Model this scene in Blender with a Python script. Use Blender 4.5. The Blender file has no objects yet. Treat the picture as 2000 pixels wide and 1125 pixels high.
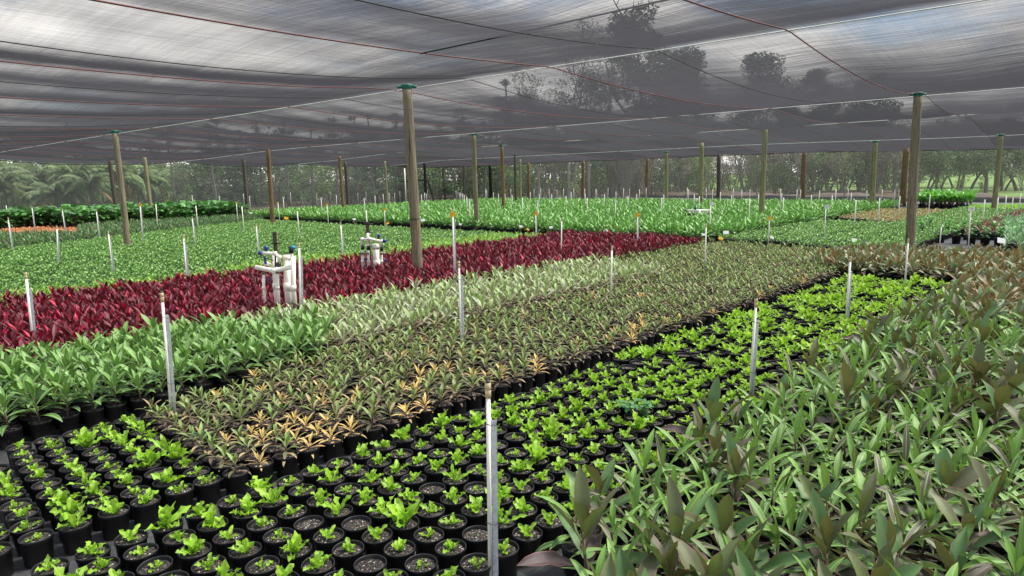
import bpy, math, random
import numpy as np
from mathutils import Vector, Matrix

# ------------------------------------------------------------------ camera, sky, sun, exposure
scene = bpy.context.scene
col = scene.collection
CH = 2.5                                   # eye height (m)
FPX, PITCH, ROLL = 1300.0, math.radians(9.39), math.radians(1.4)
cd = bpy.data.cameras.new('camera'); cam = bpy.data.objects.new('camera', cd); col.objects.link(cam)
cd.sensor_width = 36.0; cd.lens = FPX/2000*36; cd.clip_start = 0.05; cd.clip_end = 3000
cP, sP, cR, sR = math.cos(PITCH), math.sin(PITCH), math.cos(ROLL), math.sin(ROLL)
fwd = Vector((0, cP, -sP)); r0 = Vector((1, 0, 0)); u0 = Vector((0, sP, cP))
rt = cR*r0 - sR*u0; up = sR*r0 + cR*u0
cam.matrix_world = Matrix(((rt.x, up.x, -fwd.x, 0), (rt.y, up.y, -fwd.y, 0), (rt.z, up.z, -fwd.z, CH), (0, 0, 0, 1)))
scene.camera = cam
scene.view_settings.view_transform = 'Standard'; scene.view_settings.look = 'None'
scene.view_settings.exposure = 1.6
scene.view_settings.gamma = 1.0
scene.cycles.transparent_max_bounces = 24
scene.cycles.max_bounces = 6; scene.cycles.diffuse_bounces = 2; scene.cycles.glossy_bounces = 2
scene.cycles.transmission_bounces = 3
scene.cycles.caustics_reflective = False; scene.cycles.caustics_refractive = False

SUN_EL, SUN_AZ = math.radians(58), math.radians(75)    # az measured from +Y towards +X
world = bpy.data.worlds.new('World'); scene.world = world; world.use_nodes = True
wn, wl = world.node_tree.nodes, world.node_tree.links
wn.clear()
sky = wn.new('ShaderNodeTexSky'); sky.sky_type = 'NISHITA'; sky.sun_disc = False
sky.sun_elevation = SUN_EL; sky.sun_rotation = SUN_AZ
tc = wn.new('ShaderNodeTexCoord')
mp = wn.new('ShaderNodeMapping'); mp.inputs['Scale'].default_value = (1.0, 1.0, 2.6); mp.inputs['Location'].default_value = (0.42, 0.1, 0.0)
nz = wn.new('ShaderNodeTexNoise'); nz.inputs['Scale'].default_value = 3.2; nz.inputs['Detail'].default_value = 6; nz.inputs['Roughness'].default_value = 0.55
cr = wn.new('ShaderNodeValToRGB'); cr.color_ramp.elements[0].position = 0.44; cr.color_ramp.elements[1].position = 0.56
sxz = wn.new('ShaderNodeSeparateXYZ'); ma1 = wn.new('ShaderNodeMath'); ma1.operation = 'MULTIPLY_ADD'; ma1.inputs[1].default_value = -0.9; ma1.inputs[2].default_value = 0.20; ma1.use_clamp = False
ma0 = wn.new('ShaderNodeMath'); ma0.operation = 'MAXIMUM'; ma0.inputs[1].default_value = -0.02
ma2 = wn.new('ShaderNodeMath'); ma2.operation = 'ADD'
nz2 = wn.new('ShaderNodeTexNoise'); nz2.inputs['Scale'].default_value = 6.0; nz2.inputs['Detail'].default_value = 5
cc = wn.new('ShaderNodeValToRGB')
cc.color_ramp.elements[0].position = 0.3; cc.color_ramp.elements[0].color = (6.0, 5.9, 5.8, 1)
cc.color_ramp.elements[1].position = 0.7; cc.color_ramp.elements[1].color = (9.9, 9.6, 9.1, 1)
mx = wn.new('ShaderNodeMixRGB')
bg = wn.new('ShaderNodeBackground'); bg.inputs['Strength'].default_value = 0.1
wo = wn.new('ShaderNodeOutputWorld')
wl.new(tc.outputs['Generated'], mp.inputs['Vector']); wl.new(mp.outputs['Vector'], nz.inputs['Vector']); wl.new(mp.outputs['Vector'], nz2.inputs['Vector'])
wl.new(tc.outputs['Generated'], sxz.inputs[0]); wl.new(sxz.outputs[2], ma1.inputs[0]); wl.new(ma1.outputs[0], ma0.inputs[0]); wl.new(ma0.outputs[0], ma2.inputs[0]); wl.new(nz.outputs['Fac'], ma2.inputs[1]); wl.new(ma2.outputs[0], cr.inputs['Fac']); wl.new(nz2.outputs['Fac'], cc.inputs['Fac'])
wl.new(cr.outputs['Color'], mx.inputs['Fac']); wl.new(sky.outputs['Color'], mx.inputs['Color1']); wl.new(cc.outputs['Color'], mx.inputs['Color2'])
wl.new(mx.outputs['Color'], bg.inputs['Color']); wl.new(bg.outputs['Background'], wo.inputs['Surface'])

sd = bpy.data.lights.new('sun', 'SUN'); sd.energy = 2.6; sd.angle = math.radians(16); sd.color = (1.0, 0.94, 0.84)
sun = bpy.data.objects.new('sun', sd); col.objects.link(sun)
sun_dir = Vector((math.sin(SUN_AZ)*math.cos(SUN_EL), math.cos(SUN_AZ)*math.cos(SUN_EL), math.sin(SUN_EL)))
sun.rotation_euler = sun_dir.to_track_quat('Z', 'Y').to_euler(); sun.location = (0, 0, 60)

# ------------------------------------------------------------------ geometry of the place
TH = math.radians(45.5)                    # the beds run this way; a = along a bed, b = across to the left
CT, ST = math.cos(TH), math.sin(TH)
PHI = math.radians(4.7)                    # the shade house is turned a little against the beds
TH2 = TH + PHI
def W(a, b): return (a*CT - b*ST, a*ST + b*CT)
def AB(x, y): return (x*CT + y*ST, -x*ST + y*CT)
def PQ(x, y): return (x*math.cos(TH2) + y*math.sin(TH2), -x*math.sin(TH2) + y*math.cos(TH2))
def WPQ(p, q): return (p*math.cos(TH2) - q*math.sin(TH2), p*math.sin(TH2) + q*math.cos(TH2))
def ray(x, y):
    return fwd + rt*((x-1000)/FPX) + up*(-(y-562.5)/FPX)
def at_z(x, y, z):
    d = ray(x, y); t = (z-CH)/d.z; return (d.x*t, d.y*t)
def at_depth(x, y, Y):
    d = ray(x, y); t = Y/d.y; return (d.x*t, Y, CH+d.z*t)
def proj(x, y, z):
    v = Vector((x, y, z-CH)); dd = v.dot(fwd)
    if dd < 0.05: return (-9999, -9999, dd)
    return (1000+FPX*v.dot(rt)/dd, 562.5-FPX*v.dot(up)/dd, dd)
def inview(x, y, z=0.3, m=0):
    px, py, d = proj(x, y, z)
    return d > 0.3 and -m < px < 2000+m and -m < py < 1125+m
def sstep(t):
    t = np.clip(t, 0, 1); return t*t*(3-2*t)
WIRES = [-15.0, -2.0, 10.9, 23.6, 33.8, 44.0, 54.0]
REDS = [3.5+4.5*k for k in range(-6, 11)]
PMIN, PMAX, QMIN, QMAX = -15.0, 54.0, -24.0, 52.0
TENTS = []
def canopy_z(p, q, sag=True):
    p = np.asarray(p, float); q = np.asarray(q, float)
    d1 = sstep((p-34)/20)*0.72 + 0.32*sstep((p-34)/18)*sstep((18-q)/16)
    d2 = sstep((q-36)/16)*(0.02+0.62*np.clip((p-8)/38, 0, 1))
    z = 4.66 - np.maximum(d1, d2)
    if not sag: return z
    k = np.ones_like(p*1.0)
    for (a_, b_) in TENTS: k = k*(1-np.exp(-((p-a_)**2+(q-b_)**2)/1.6))
    for w0, w1, sg in zip(WIRES[:-1], WIRES[1:], (0.2, 0.22, 0.24, 0.2, 0.14, 0.10)):
        f = (p-w0)/(w1-w0); m = (f >= 0) & (f <= 1)
        s = 4*np.clip(f, 0, 1)*(1-np.clip(f, 0, 1))
        amp = sg*(1 + 0.22*np.sin(q*0.9+w0) + 0.10*np.sin(q*2.3+2*w0))
        z = z - np.where(m, s*amp, 0)*k
        g = ((q-3.5)/4.5) % 1.0
        z = z - np.where(m, s*0.10*4*g*(1-g), 0)*k
    return z

# ------------------------------------------------------------------ mesh helpers
def rgb(r, g, b):
    f = lambda c: (c/255/12.92) if c/255 <= 0.04045 else ((c/255+0.055)/1.055)**2.4
    return (f(r), f(g), f(b))
class MB:
    def __init__(s): s.v = []; s.f = []; s.m = []; s.c = []; s.smooth = True
    def add(s, verts, faces, mi=0, cols=None):
        o = len(s.v); s.v.extend([tuple(p) for p in verts]); s.f.extend([tuple(i+o for i in f) for f in faces]); s.m.extend([mi]*len(faces))
        s.c.extend(cols if cols is not None else [(0, 0, 0, 0)]*len(verts)); return s
    def merge(s, o, mat=None, mo=0):
        k = len(s.v)
        s.v.extend([tuple(mat @ Vector(p)) for p in o.v] if mat is not None else o.v)
        s.f.extend([tuple(i+k for i in f) for f in o.f]); s.m.extend([m+mo for m in o.m]); s.c.extend(o.c); return s
    def box(s, c, d, mi=0, rot=None):
        x, y, z = d[0]/2, d[1]/2, d[2]/2
        vs = [Vector((i, j, k)) for i in (-x, x) for j in (-y, y) for k in (-z, z)]
        if rot is not None: vs = [rot @ v for v in vs]
        vs = [v+Vector(c) for v in vs]
        return s.add(vs, [(0, 1, 3, 2), (4, 6, 7, 5), (0, 4, 5, 1), (2, 3, 7, 6), (0, 2, 6, 4), (1, 5, 7, 3)], mi)
    def tube(s, pts, rad, n=8, mi=0, cap=True, cols=None):
        pts = [Vector(p) for p in pts]
        if not hasattr(rad, '__len__'): rad = [rad]*len(pts)
        o = len(s.v); prev = None
        for i, p in enumerate(pts):
            d = (pts[min(i+1, len(pts)-1)]-pts[max(i-1, 0)])
            if d.length < 1e-9: d = Vector((0, 0, 1))
            d.normalize()
            if prev is None:
                a = d.orthogonal().normalized()
            else:
                a = (prev - d*prev.dot(d)); a = a.normalized() if a.length > 1e-6 else d.orthogonal().normalized()
            prev = a; bb = d.cross(a)
            for k in range(n):
                t = 2*math.pi*k/n
                s.v.append(tuple(p+(a*math.cos(t)+bb*math.sin(t))*rad[i])); s.c.append((i/(len(pts)-1 or 1), k/n, 0, 0))
        for i in range(len(pts)-1):
            for k in range(n):
                s.f.append((o+i*n+k, o+i*n+(k+1) % n, o+(i+1)*n+(k+1) % n, o+(i+1)*n+k)); s.m.append(mi)
        if cap:
            s.f.append(tuple(o+k for k in range(n))[::-1]); s.m.append(mi)
            s.f.append(tuple(o+(len(pts)-1)*n+k for k in range(n))); s.m.append(mi)
        return s
    def lathe(s, prof, n=24, mi=0, c=(0, 0, 0)):
        o = len(s.v)
        for r, z in prof:
            for k in range(n):
                t = 2*math.pi*k/n; s.v.append((c[0]+r*math.cos(t), c[1]+r*math.sin(t), c[2]+z)); s.c.append((0, 0, 0, 0))
        for i in range(len(prof)-1):
            for k in range(n):
                s.f.append((o+i*n+k, o+i*n+(k+1) % n, o+(i+1)*n+(k+1) % n, o+(i+1)*n+k)); s.m.append(mi)
        return s
    def mesh(s, name, mats, smooth=True):
        me = bpy.data.meshes.new(name)
        me.from_pydata(s.v, [], s.f)
        for m in mats: me.materials.append(m)
        if len(mats) > 1: me.polygons.foreach_set('material_index', s.m)
        me.polygons.foreach_set('use_smooth', [smooth]*len(s.f))
        at = me.color_attributes.new('leaf', 'FLOAT_COLOR', 'POINT')
        at.data.foreach_set('color', np.array(s.c, dtype=np.float32).ravel())
        me.update(); return me
def tag(o, label=None, cat=None, group=None, kind=None):
    if label: o['label'] = label
    if cat: o['category'] = cat
    if group: o['group'] = group
    if kind: o['kind'] = kind
    return o
def obj(name, me, parent=None, loc=(0, 0, 0), rz=0, sc=None):
    o = bpy.data.objects.new(name, me); col.objects.link(o); o.location = loc
    if rz: o.rotation_euler = (0, 0, rz)
    if sc: o.scale = (sc, sc, sc)
    if parent is not None: o.parent = parent
    return o
def empty(name, loc=(0, 0, 0), rz=0, sc=None):
    o = obj(name, None, None, loc, rz, sc); o.empty_display_size = 0.1; return o
def copy_tree(src, kids, loc, rz, sc=1.0):
    c = src.copy(); col.objects.link(c); c.location = loc; c.rotation_euler = (0, 0, rz); c.scale = (sc, sc, sc)
    for k in kids:
        d = k.copy(); col.objects.link(d); d.parent = c
        for g in k.children:
            e = g.copy(); col.objects.link(e); e.parent = d
    return c

# ------------------------------------------------------------------ materials
class NT:
    def __init__(s, name):
        s.m = bpy.data.materials.new(name); s.m.use_nodes = True; s.t = s.m.node_tree; s.t.nodes.clear()
        s.out = s.n('ShaderNodeOutputMaterial')
    def n(s, typ, **kw):
        x = s.t.nodes.new(typ)
        for k, v in kw.items(): setattr(x, k, v)
        return x
    def l(s, a, b): s.t.links.new(a, b)
    def set(s, sock, v):
        if isinstance(v, bpy.types.NodeSocket): s.l(v, sock)
        elif isinstance(v, (tuple, list)) and len(v) == 3 and sock.type == 'RGBA': sock.default_value = (*v, 1)
        else: sock.default_value = v
    def math(s, op, a, b=0.0, c=None, clamp=False):
        x = s.n('ShaderNodeMath', operation=op, use_clamp=clamp); s.set(x.inputs[0], a); s.set(x.inputs[1], b)
        if c is not None: s.set(x.inputs[2], c)
        return x.outputs[0]
    def mix(s, f, a, b, mode='MIX'):
        x = s.n('ShaderNodeMixRGB', blend_type=mode); s.set(x.inputs[0], f); s.set(x.inputs[1], a); s.set(x.inputs[2], b); return x.outputs[0]
    def coord(s, kind='Object', scale=(1, 1, 1), rot=(0, 0, 0)):
        x = s.n('ShaderNodeTexCoord'); m = s.n('ShaderNodeMapping'); s.l(x.outputs[kind], m.inputs[0])
        m.inputs['Scale'].default_value = scale; m.inputs['Rotation'].default_value = rot; return m.outputs[0]
    def noise(s, vec, scale, detail=3, rough=0.5, dist=0.0):
        x = s.n('ShaderNodeTexNoise'); s.l(vec, x.inputs['Vector']); x.inputs['Scale'].default_value = scale
        x.inputs['Detail'].default_value = detail; x.inputs['Roughness'].default_value = rough; x.inputs['Distortion'].default_value = dist; return x.outputs['Fac']
    def ramp(s, f, stops):
        x = s.n('ShaderNodeValToRGB'); s.l(f, x.inputs[0]); e = x.color_ramp.elements
        while len(e) < len(stops): e.new(0.5)
        for el, (p, c) in zip(e, stops): el.position = p; el.color = (*c, 1) if len(c) == 3 else c
        return x.outputs[0]
    def bump(s, h, strength=0.5, dist=0.01, normal=None):
        x = s.n('ShaderNodeBump'); x.inputs['Strength'].default_value = strength; x.inputs['Distance'].default_value = dist
        s.l(h, x.inputs['Height'])
        if normal is not None: s.l(normal, x.inputs['Normal'])
        return x.outputs[0]
    def bsdf(s, color, rough=0.5, metal=0.0, normal=None, spec=0.5):
        x = s.n('ShaderNodeBsdfPrincipled'); s.set(x.inputs['Base Color'], color); s.set(x.inputs['Roughness'], rough)
        x.inputs['Metallic'].default_value = metal; x.inputs['Specular IOR Level'].default_value = spec
        if normal is not None: s.l(normal, x.inputs['Normal'])
        return x.outputs[0]
    def done(s, sh): s.l(sh, s.out.inputs[0]); return s.m

def leaf_mat(name, young, old, margin=None, mw=0.8, mid=None, rough=0.42, spec=0.5, transl=0.35, vary=0.35, tip=None, alt=None, altamt=0.0, streak=None, agek=1.0, under=None):
    """leaf attribute = (t along, |s| across, random, age 0 young..1 old)"""
    N = NT(name)
    a = N.n('ShaderNodeAttribute', attribute_name='leaf', attribute_type='GEOMETRY')
    sp = N.n('ShaderNodeSeparateColor'); N.l(a.outputs['Color'], sp.inputs[0])
    t, s, r, age = sp.outputs[0], sp.outputs[1], sp.outputs[2], a.outputs['Alpha']
    oi = N.n('ShaderNodeObjectInfo')
    f = N.math('ADD', N.math('MULTIPLY', age, agek), N.math('MULTIPLY', N.math('SUBTRACT', r, 0.5), 0.5), clamp=True)
    c = N.mix(f, young, old)
    if alt is not None:
        c = N.mix(N.math('LESS_THAN', N.math('FRACT', N.math('ADD', N.math('MULTIPLY', r, 7.31), oi.outputs['Random'])), altamt), c, alt)
    if streak is not None:
        v = N.coord('Object', (1, 1, 1)); nn = N.noise(v, 28.0, 2, 0.5, 1.0)
        c = N.mix(N.math('MULTIPLY', N.ramp(nn, [(0.5, (0, 0, 0)), (0.62, (1, 1, 1))]), 0.7), c, streak)
    if mid is not None:
        c = N.mix(N.math('LESS_THAN', s, 0.16), c, mid)
    if margin is not None:
        c = N.mix(N.math('GREATER_THAN', s, mw), c, margin)
    if tip is not None:
        c = N.mix(N.math('MULTIPLY', N.math('GREATER_THAN', t, 0.9), 0.7), c, tip)
    # fine parallel veins
    vein = N.math('SINE', N.math('MULTIPLY', s, 48.0))
    vary_n = N.math('ADD', 1.0-vary/2, N.math('MULTIPLY', N.math('FRACT', N.math('ADD', r, N.math('MULTIPLY', oi.outputs['Random'], 3.7))), vary))
    vary_n = N.math('MULTIPLY', vary_n, N.math('ADD', 1.0, N.math('MULTIPLY', vein, 0.05)))
    vm = N.n('ShaderNodeVectorMath', operation='SCALE'); N.l(c, vm.inputs[0]); N.l(vary_n, vm.inputs['Scale'])
    c = vm.outputs[0]
    geo = N.n('ShaderNodeNewGeometry')
    under = N.mix(geo.outputs['Backfacing'], c, N.mix(0.12, c, (0.16, 0.2, 0.12)) if under is None else N.mix(0.75, c, under))
    bs = N.bsdf(under, rough, 0, N.bump(vein, 0.25, 0.002), spec)
    tr = N.n('ShaderNodeBsdfTranslucent'); N.l(N.mix(0.25, c, (1, 1, 0.3), 'MULTIPLY'), tr.inputs[0])
    ms = N.n('ShaderNodeMixShader'); ms.inputs[0].default_value = transl; N.l(bs, ms.inputs[1]); N.l(tr.outputs[0], ms.inputs[2])
    return N.done(ms.outputs[0])

def simple_mat(name, c, rough=0.5, metal=0.0, c2=None, nscale=8, bump=0.0, stretch=(1, 1, 1), spec=0.5, detail=4):
    N = NT(name); v = N.coord('Object', stretch); f = N.noise(v, nscale, detail, 0.6)
    colr = N.ramp(f, [(0.3, c), (0.7, c2 or tuple(x*0.75 for x in c))])
    nm = N.bump(f, bump, 0.01) if bump else None
    return N.done(N.bsdf(colr, rough, metal, nm, spec))

M = {}
def pot_mat():
    N = NT('black_plastic'); oi = N.n('ShaderNodeObjectInfo'); v = N.coord('Object')
    f = N.noise(v, 9, 5, 0.7); sx = N.n('ShaderNodeSeparateXYZ'); N.l(v, sx.inputs[0])
    low = N.math('SUBTRACT', 1.0, N.math('DIVIDE', sx.outputs[2], 0.14), clamp=True)       # dust splashed up the lower wall
    d = N.math('MULTIPLY', N.ramp(N.math('ADD', f, N.math('MULTIPLY', low, 0.18)), [(0.52, (0, 0, 0)), (0.78, (1, 1, 1))]), N.math('MULTIPLY', oi.outputs['Random'], 0.55))
    c = N.mix(d, (0.010, 0.010, 0.012), (0.085, 0.075, 0.062))
    return N.done(N.bsdf(c, N.math('ADD', 0.36, N.math('MULTIPLY', f, 0.3)), 0, None, 0.35))
M['pot'] = pot_mat()
def soil_mat():
    N = NT('potting_mix'); oi = N.n('ShaderNodeObjectInfo')
    v = N.coord('Object'); va = N.n('ShaderNodeVectorMath', operation='ADD'); N.l(v, va.inputs[0])
    sc = N.n('ShaderNodeVectorMath', operation='SCALE'); sc.inputs[0].default_value = (3, 5, 7); N.l(oi.outputs['Random'], sc.inputs['Scale']); N.l(sc.outputs[0], va.inputs[1])
    vo = N.n('ShaderNodeTexVoronoi'); vo.inputs['Scale'].default_value = 110; N.l(va.outputs[0], vo.inputs['Vector'])
    sp = N.n('ShaderNodeSeparateColor'); N.l(vo.outputs['Color'], sp.inputs[0])
    c = N.ramp(sp.outputs[0], [(0.0, (0.009, 0.008, 0.0075)), (0.5, (0.024, 0.020, 0.018)), (0.78, (0.055, 0.045, 0.039)), (0.93, (0.14, 0.115, 0.10)), (1.0, (0.45, 0.42, 0.38))])
    nn = N.noise(va.outputs[0], 40, 3)
    h = N.math('ADD', N.math('MULTIPLY', sp.outputs[1], 0.6), nn)
    return N.done(N.bsdf(c, 0.85, 0, N.bump(h, 0.9, 0.012), 0.3))
M['soil'] = soil_mat()
M['stem'] = simple_mat('plant_stem', (0.10, 0.085, 0.05), 0.6, 0, (0.16, 0.09, 0.07), 20)
M['fern'] = leaf_mat('fern_frond', (0.42, 0.68, 0.06), (0.24, 0.48, 0.03), mid=(0.40, 0.62, 0.12), rough=0.33, transl=0.4, vary=0.35)
M['weed'] = leaf_mat('weed_leaf', (0.10, 0.27, 0.08), (0.07, 0.20, 0.06), rough=0.6, transl=0.3)
M['weedgrey'] = leaf_mat('grey_green_leaf', (0.22, 0.42, 0.22), (0.16, 0.34, 0.15), mid=(0.45, 0.55, 0.35), rough=0.5)
M['brown'] = leaf_mat('olive_cordyline_leaf', (0.22, 0.37, 0.085), (0.10, 0.062, 0.045), margin=(0.30, 0.27, 0.14), mw=0.92, rough=0.46, transl=0.18, vary=0.45, alt=(0.34, 0.26, 0.13), altamt=0.10, agek=1.35)
M['gold'] = leaf_mat('golden_cordyline_leaf', (0.76, 0.62, 0.17), (0.64, 0.36, 0.15), margin=(0.82, 0.58, 0.32), mw=0.75, rough=0.42, transl=0.3, vary=0.35, alt=(0.5, 0.42, 0.12), altamt=0.25)
M['green'] = leaf_mat('green_cordyline_leaf', (0.16, 0.34, 0.062), (0.07, 0.155, 0.042), margin=(0.24, 0.30, 0.14), mw=0.9, rough=0.38, transl=0.18, vary=0.35, mid=(0.26, 0.42, 0.14))
M['varieg'] = leaf_mat('pale_variegated_leaf', (0.28, 0.48, 0.13), (0.19, 0.085, 0.085), margin=(0.44, 0.44, 0.28), mw=0.75, rough=0.42, transl=0.18, vary=0.35, alt=(0.37, 0.46, 0.29), altamt=0.25, agek=1.5)
M['red'] = leaf_mat('crimson_cordyline_leaf', (0.135, 0.013, 0.026), (0.072, 0.018, 0.024), margin=(0.20, 0.010, 0.034), mw=0.85, rough=0.42, spec=0.4, transl=0.18, vary=0.8, alt=(0.40, 0.008, 0.045), altamt=0.2)
M['rgreen'] = leaf_mat('long_green_leaf', (0.17, 0.35, 0.055), (0.060, 0.15, 0.035), margin=(0.24, 0.36, 0.09), mw=0.88, rough=0.46, transl=0.18, vary=0.45, mid=(0.24, 0.36, 0.14), alt=(0.12, 0.10, 0.075), altamt=0.16, under=(0.26, 0.40, 0.09))
M['purple'] = leaf_mat('bronze_purple_leaf', (0.12, 0.16, 0.055), (0.070, 0.045, 0.045), margin=(0.24, 0.10, 0.10), mw=0.93, rough=0.46, transl=0.18, vary=0.4, alt=(0.10, 0.20, 0.065), altamt=0.42, under=(0.21, 0.17, 0.045))
M['bronze'] = leaf_mat('bronze_orange_leaf', (0.23, 0.17, 0.055), (0.085, 0.065, 0.045), margin=(0.42, 0.22, 0.14), mw=0.88, rough=0.4, transl=0.18, vary=0.45, alt=(0.19, 0.29, 0.14), altamt=0.52)
M['low'] = leaf_mat('small_green_leaf', (0.20, 0.38, 0.085), (0.105, 0.25, 0.045), rough=0.34, transl=0.18, vary=0.6, mid=(0.24, 0.44, 0.16))
M['lowy'] = leaf_mat('yellow_edged_leaf', (0.20, 0.46, 0.07), (0.14, 0.34, 0.06), margin=(0.36, 0.50, 0.10), mw=0.7, rough=0.4, transl=0.25, vary=0.5, alt=(0.42, 0.52, 0.10), altamt=0.15)
M['strap'] = leaf_mat('dark_strappy_leaf', (0.09, 0.22, 0.055), (0.06, 0.12, 0.045), rough=0.35, transl=0.2, vary=0.5, alt=(0.15, 0.10, 0.06), altamt=0.15)
M['orange'] = leaf_mat('orange_seedling_leaf', (0.72, 0.38, 0.17), (0.70, 0.52, 0.27), rough=0.45, transl=0.3, vary=0.4, alt=(0.7, 0.12, 0.06), altamt=0.3)
M['philo'] = leaf_mat('broad_dark_leaf', (0.10, 0.30, 0.055), (0.05, 0.15, 0.035), rough=0.28, transl=0.2, vary=0.6, mid=(0.15, 0.28, 0.1))
M['tall'] = leaf_mat('bright_strappy_leaf', (0.15, 0.36, 0.05), (0.07, 0.20, 0.03), rough=0.42, transl=0.18, vary=0.5, mid=(0.2, 0.45, 0.12), margin=(0.20, 0.40, 0.12), mw=0.85)
M['tan'] = leaf_mat('tan_seedling_leaf', (0.45, 0.36, 0.17), (0.36, 0.22, 0.13), rough=0.5, transl=0.2, vary=0.6, alt=(0.4, 0.5, 0.2), altamt=0.3)
M['banana'] = leaf_mat('broad_bright_leaf', (0.16, 0.50, 0.05), (0.09, 0.33, 0.05), rough=0.27, transl=0.4, vary=0.4, mid=(0.3, 0.5, 0.15))
M['ficus'] = leaf_mat('fiddle_leaf', (0.12, 0.40, 0.07), (0.07, 0.24, 0.05), rough=0.35, transl=0.3, vary=0.4, mid=(0.2, 0.4, 0.15))
M['rbrown'] = leaf_mat('red_brown_leaf', (0.24, 0.10, 0.08), (0.13, 0.10, 0.07), rough=0.4, transl=0.25, vary=0.6, margin=(0.4, 0.22, 0.18), mw=0.75, alt=(0.16, 0.22, 0.11), altamt=0.35)
M['mottle'] = leaf_mat('white_edged_leaf', (0.11, 0.32, 0.08), (0.06, 0.2, 0.06), rough=0.35, transl=0.25, vary=0.5, margin=(0.45, 0.6, 0.42), mw=0.6)
M['lime'] = leaf_mat('lime_leaf', (0.36, 0.66, 0.08), (0.3, 0.55, 0.08), rough=0.4, transl=0.3, vary=0.4)

# ------------------------------------------------------------------ leaves and plants
PROF = {
 'cord': [0.22, 0.30, 0.62, 0.92, 1.0, 0.86, 0.55, 0.03],
 'strap': [0.7, 0.85, 0.97, 1.0, 0.95, 0.8, 0.5, 0.03],
 'fern': [0.22, 0.42, 0.62, 0.82, 1.0, 1.0, 0.72, 0.12],
 'oval': [0.1, 0.55, 0.9, 1.0, 0.97, 0.82, 0.5, 0.03],
 'stalk': [0.06, 0.06, 0.06, 0.9, 1.0, 0.92, 0.6, 0.03],
}
def leaf(mb, R, p0, az, el, L, w, droop, prof='cord', seg=6, fold=0.35, wave=0.0, wk=9.0, age=0.0, mi=0, twist=0.0, four=False):
    p = Vector(p0); ds = L/seg; pr = PROF[prof]; rnd = R.random(); ph = R.random()*6.28
    rows = []; cols = []
    e = el
    for i in range(seg+1):
        t = i/seg
        d = Vector((math.cos(az)*math.cos(e), math.sin(az)*math.cos(e), math.sin(e)))
        side = Vector((-math.sin(az), math.cos(az), 0))
        nrm = side.cross(d) * -1
        if nrm.z < 0 and e < math.pi/2 and e > -math.pi/2: nrm = -nrm
        tw = twist*t
        if tw: side, nrm = side*math.cos(tw)+nrm*math.sin(tw), nrm*math.cos(tw)-side*math.sin(tw)
        x = t*7; k = min(int(x), 6); ww = w*0.5*(pr[k]+(pr[k+1]-pr[k])*(x-k))
        wv1 = wave*math.sin(wk*t*2+ph)*ww*2; wv2 = wave*math.sin(wk*t*2+ph+2.2)*ww*2
        up_ = nrm*(fold*ww)
        if four:
            rows += [p+side*ww*(1+0.3*wave*math.sin(wk*1.3*t+ph))+up_+nrm*wv1, p+side*ww*0.5+up_*0.4+nrm*wv1*0.3, p, p-side*ww*0.5+up_*0.4+nrm*wv2*0.3, p-side*ww*(1+0.3*wave*math.cos(wk*1.3*t+ph))+up_+nrm*wv2]
            cols += [(t, 1, rnd, age), (t, 0.5, rnd, age), (t, 0, rnd, age), (t, 0.5, rnd, age), (t, 1, rnd, age)]
        else:
            rows += [p+side*ww+up_+nrm*wv1, p, p-side*ww+up_+nrm*wv2]
            cols += [(t, 1, rnd, age), (t, 0, rnd, age), (t, 1, rnd, age)]
        p = p+d*ds; e -= droop/seg*(0.4+1.2*t)
    n = 5 if four else 3
    fs = []
    for i in range(seg):
        for j in range(n-1):
            a = i*n+j; fs.append((a, a+1, a+n+1, a+n))
    mb.add(rows, fs, mi, cols)

def rosette(R, n, h0, h1, L, w, el0, el1, droop, prof='cord', seg=6, stem=0.006, lean=0.05, four=False, fold=0.35, wave=0.0, young_up=True, jit=0.25, base=(0, 0, 0.165), twist=0.0):
    """leaves spiral up a stem: lowest oldest, longest in the middle, upright in the centre"""
    mb = MB(); bx, by, bz = base
    lx, ly = R.uniform(-lean, lean), R.uniform(-lean, lean)
    if stem:
        mb.tube([(bx, by, bz), (bx+lx*0.5, by+ly*0.5, bz+h1*0.5), (bx+lx, by+ly, bz+h1)], [stem*1.2, stem, stem*0.6], 5, 1)
    az = R.random()*6.28
    for i in range(n):
        f = i/(n-1) if n > 1 else 1
        z = h0+(h1-h0)*f
        age = 1-f
        el = el0+(el1-el0)*(f**1.3)+R.uniform(-0.12, 0.12)
        ll = L*(0.72+0.5*math.sin(math.pi*min(1, 0.25+f*0.62)))*R.uniform(1-jit, 1+jit*0.6)
        if f > 0.9: ll *= 0.8
        k = z/max(h1, 1e-6)
        leaf(mb, R, (bx+lx*k, by+ly*k, bz+z), az, el, ll, w*R.uniform(0.8, 1.15)*(0.75 if f > 0.9 else 1), droop*(1-0.6*f)*R.uniform(0.7, 1.3), prof, seg, fold, wave, age=age, four=four, twist=R.uniform(-twist, twist))
        az += 2.4+R.uniform(-0.35, 0.35)
    return mb

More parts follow.
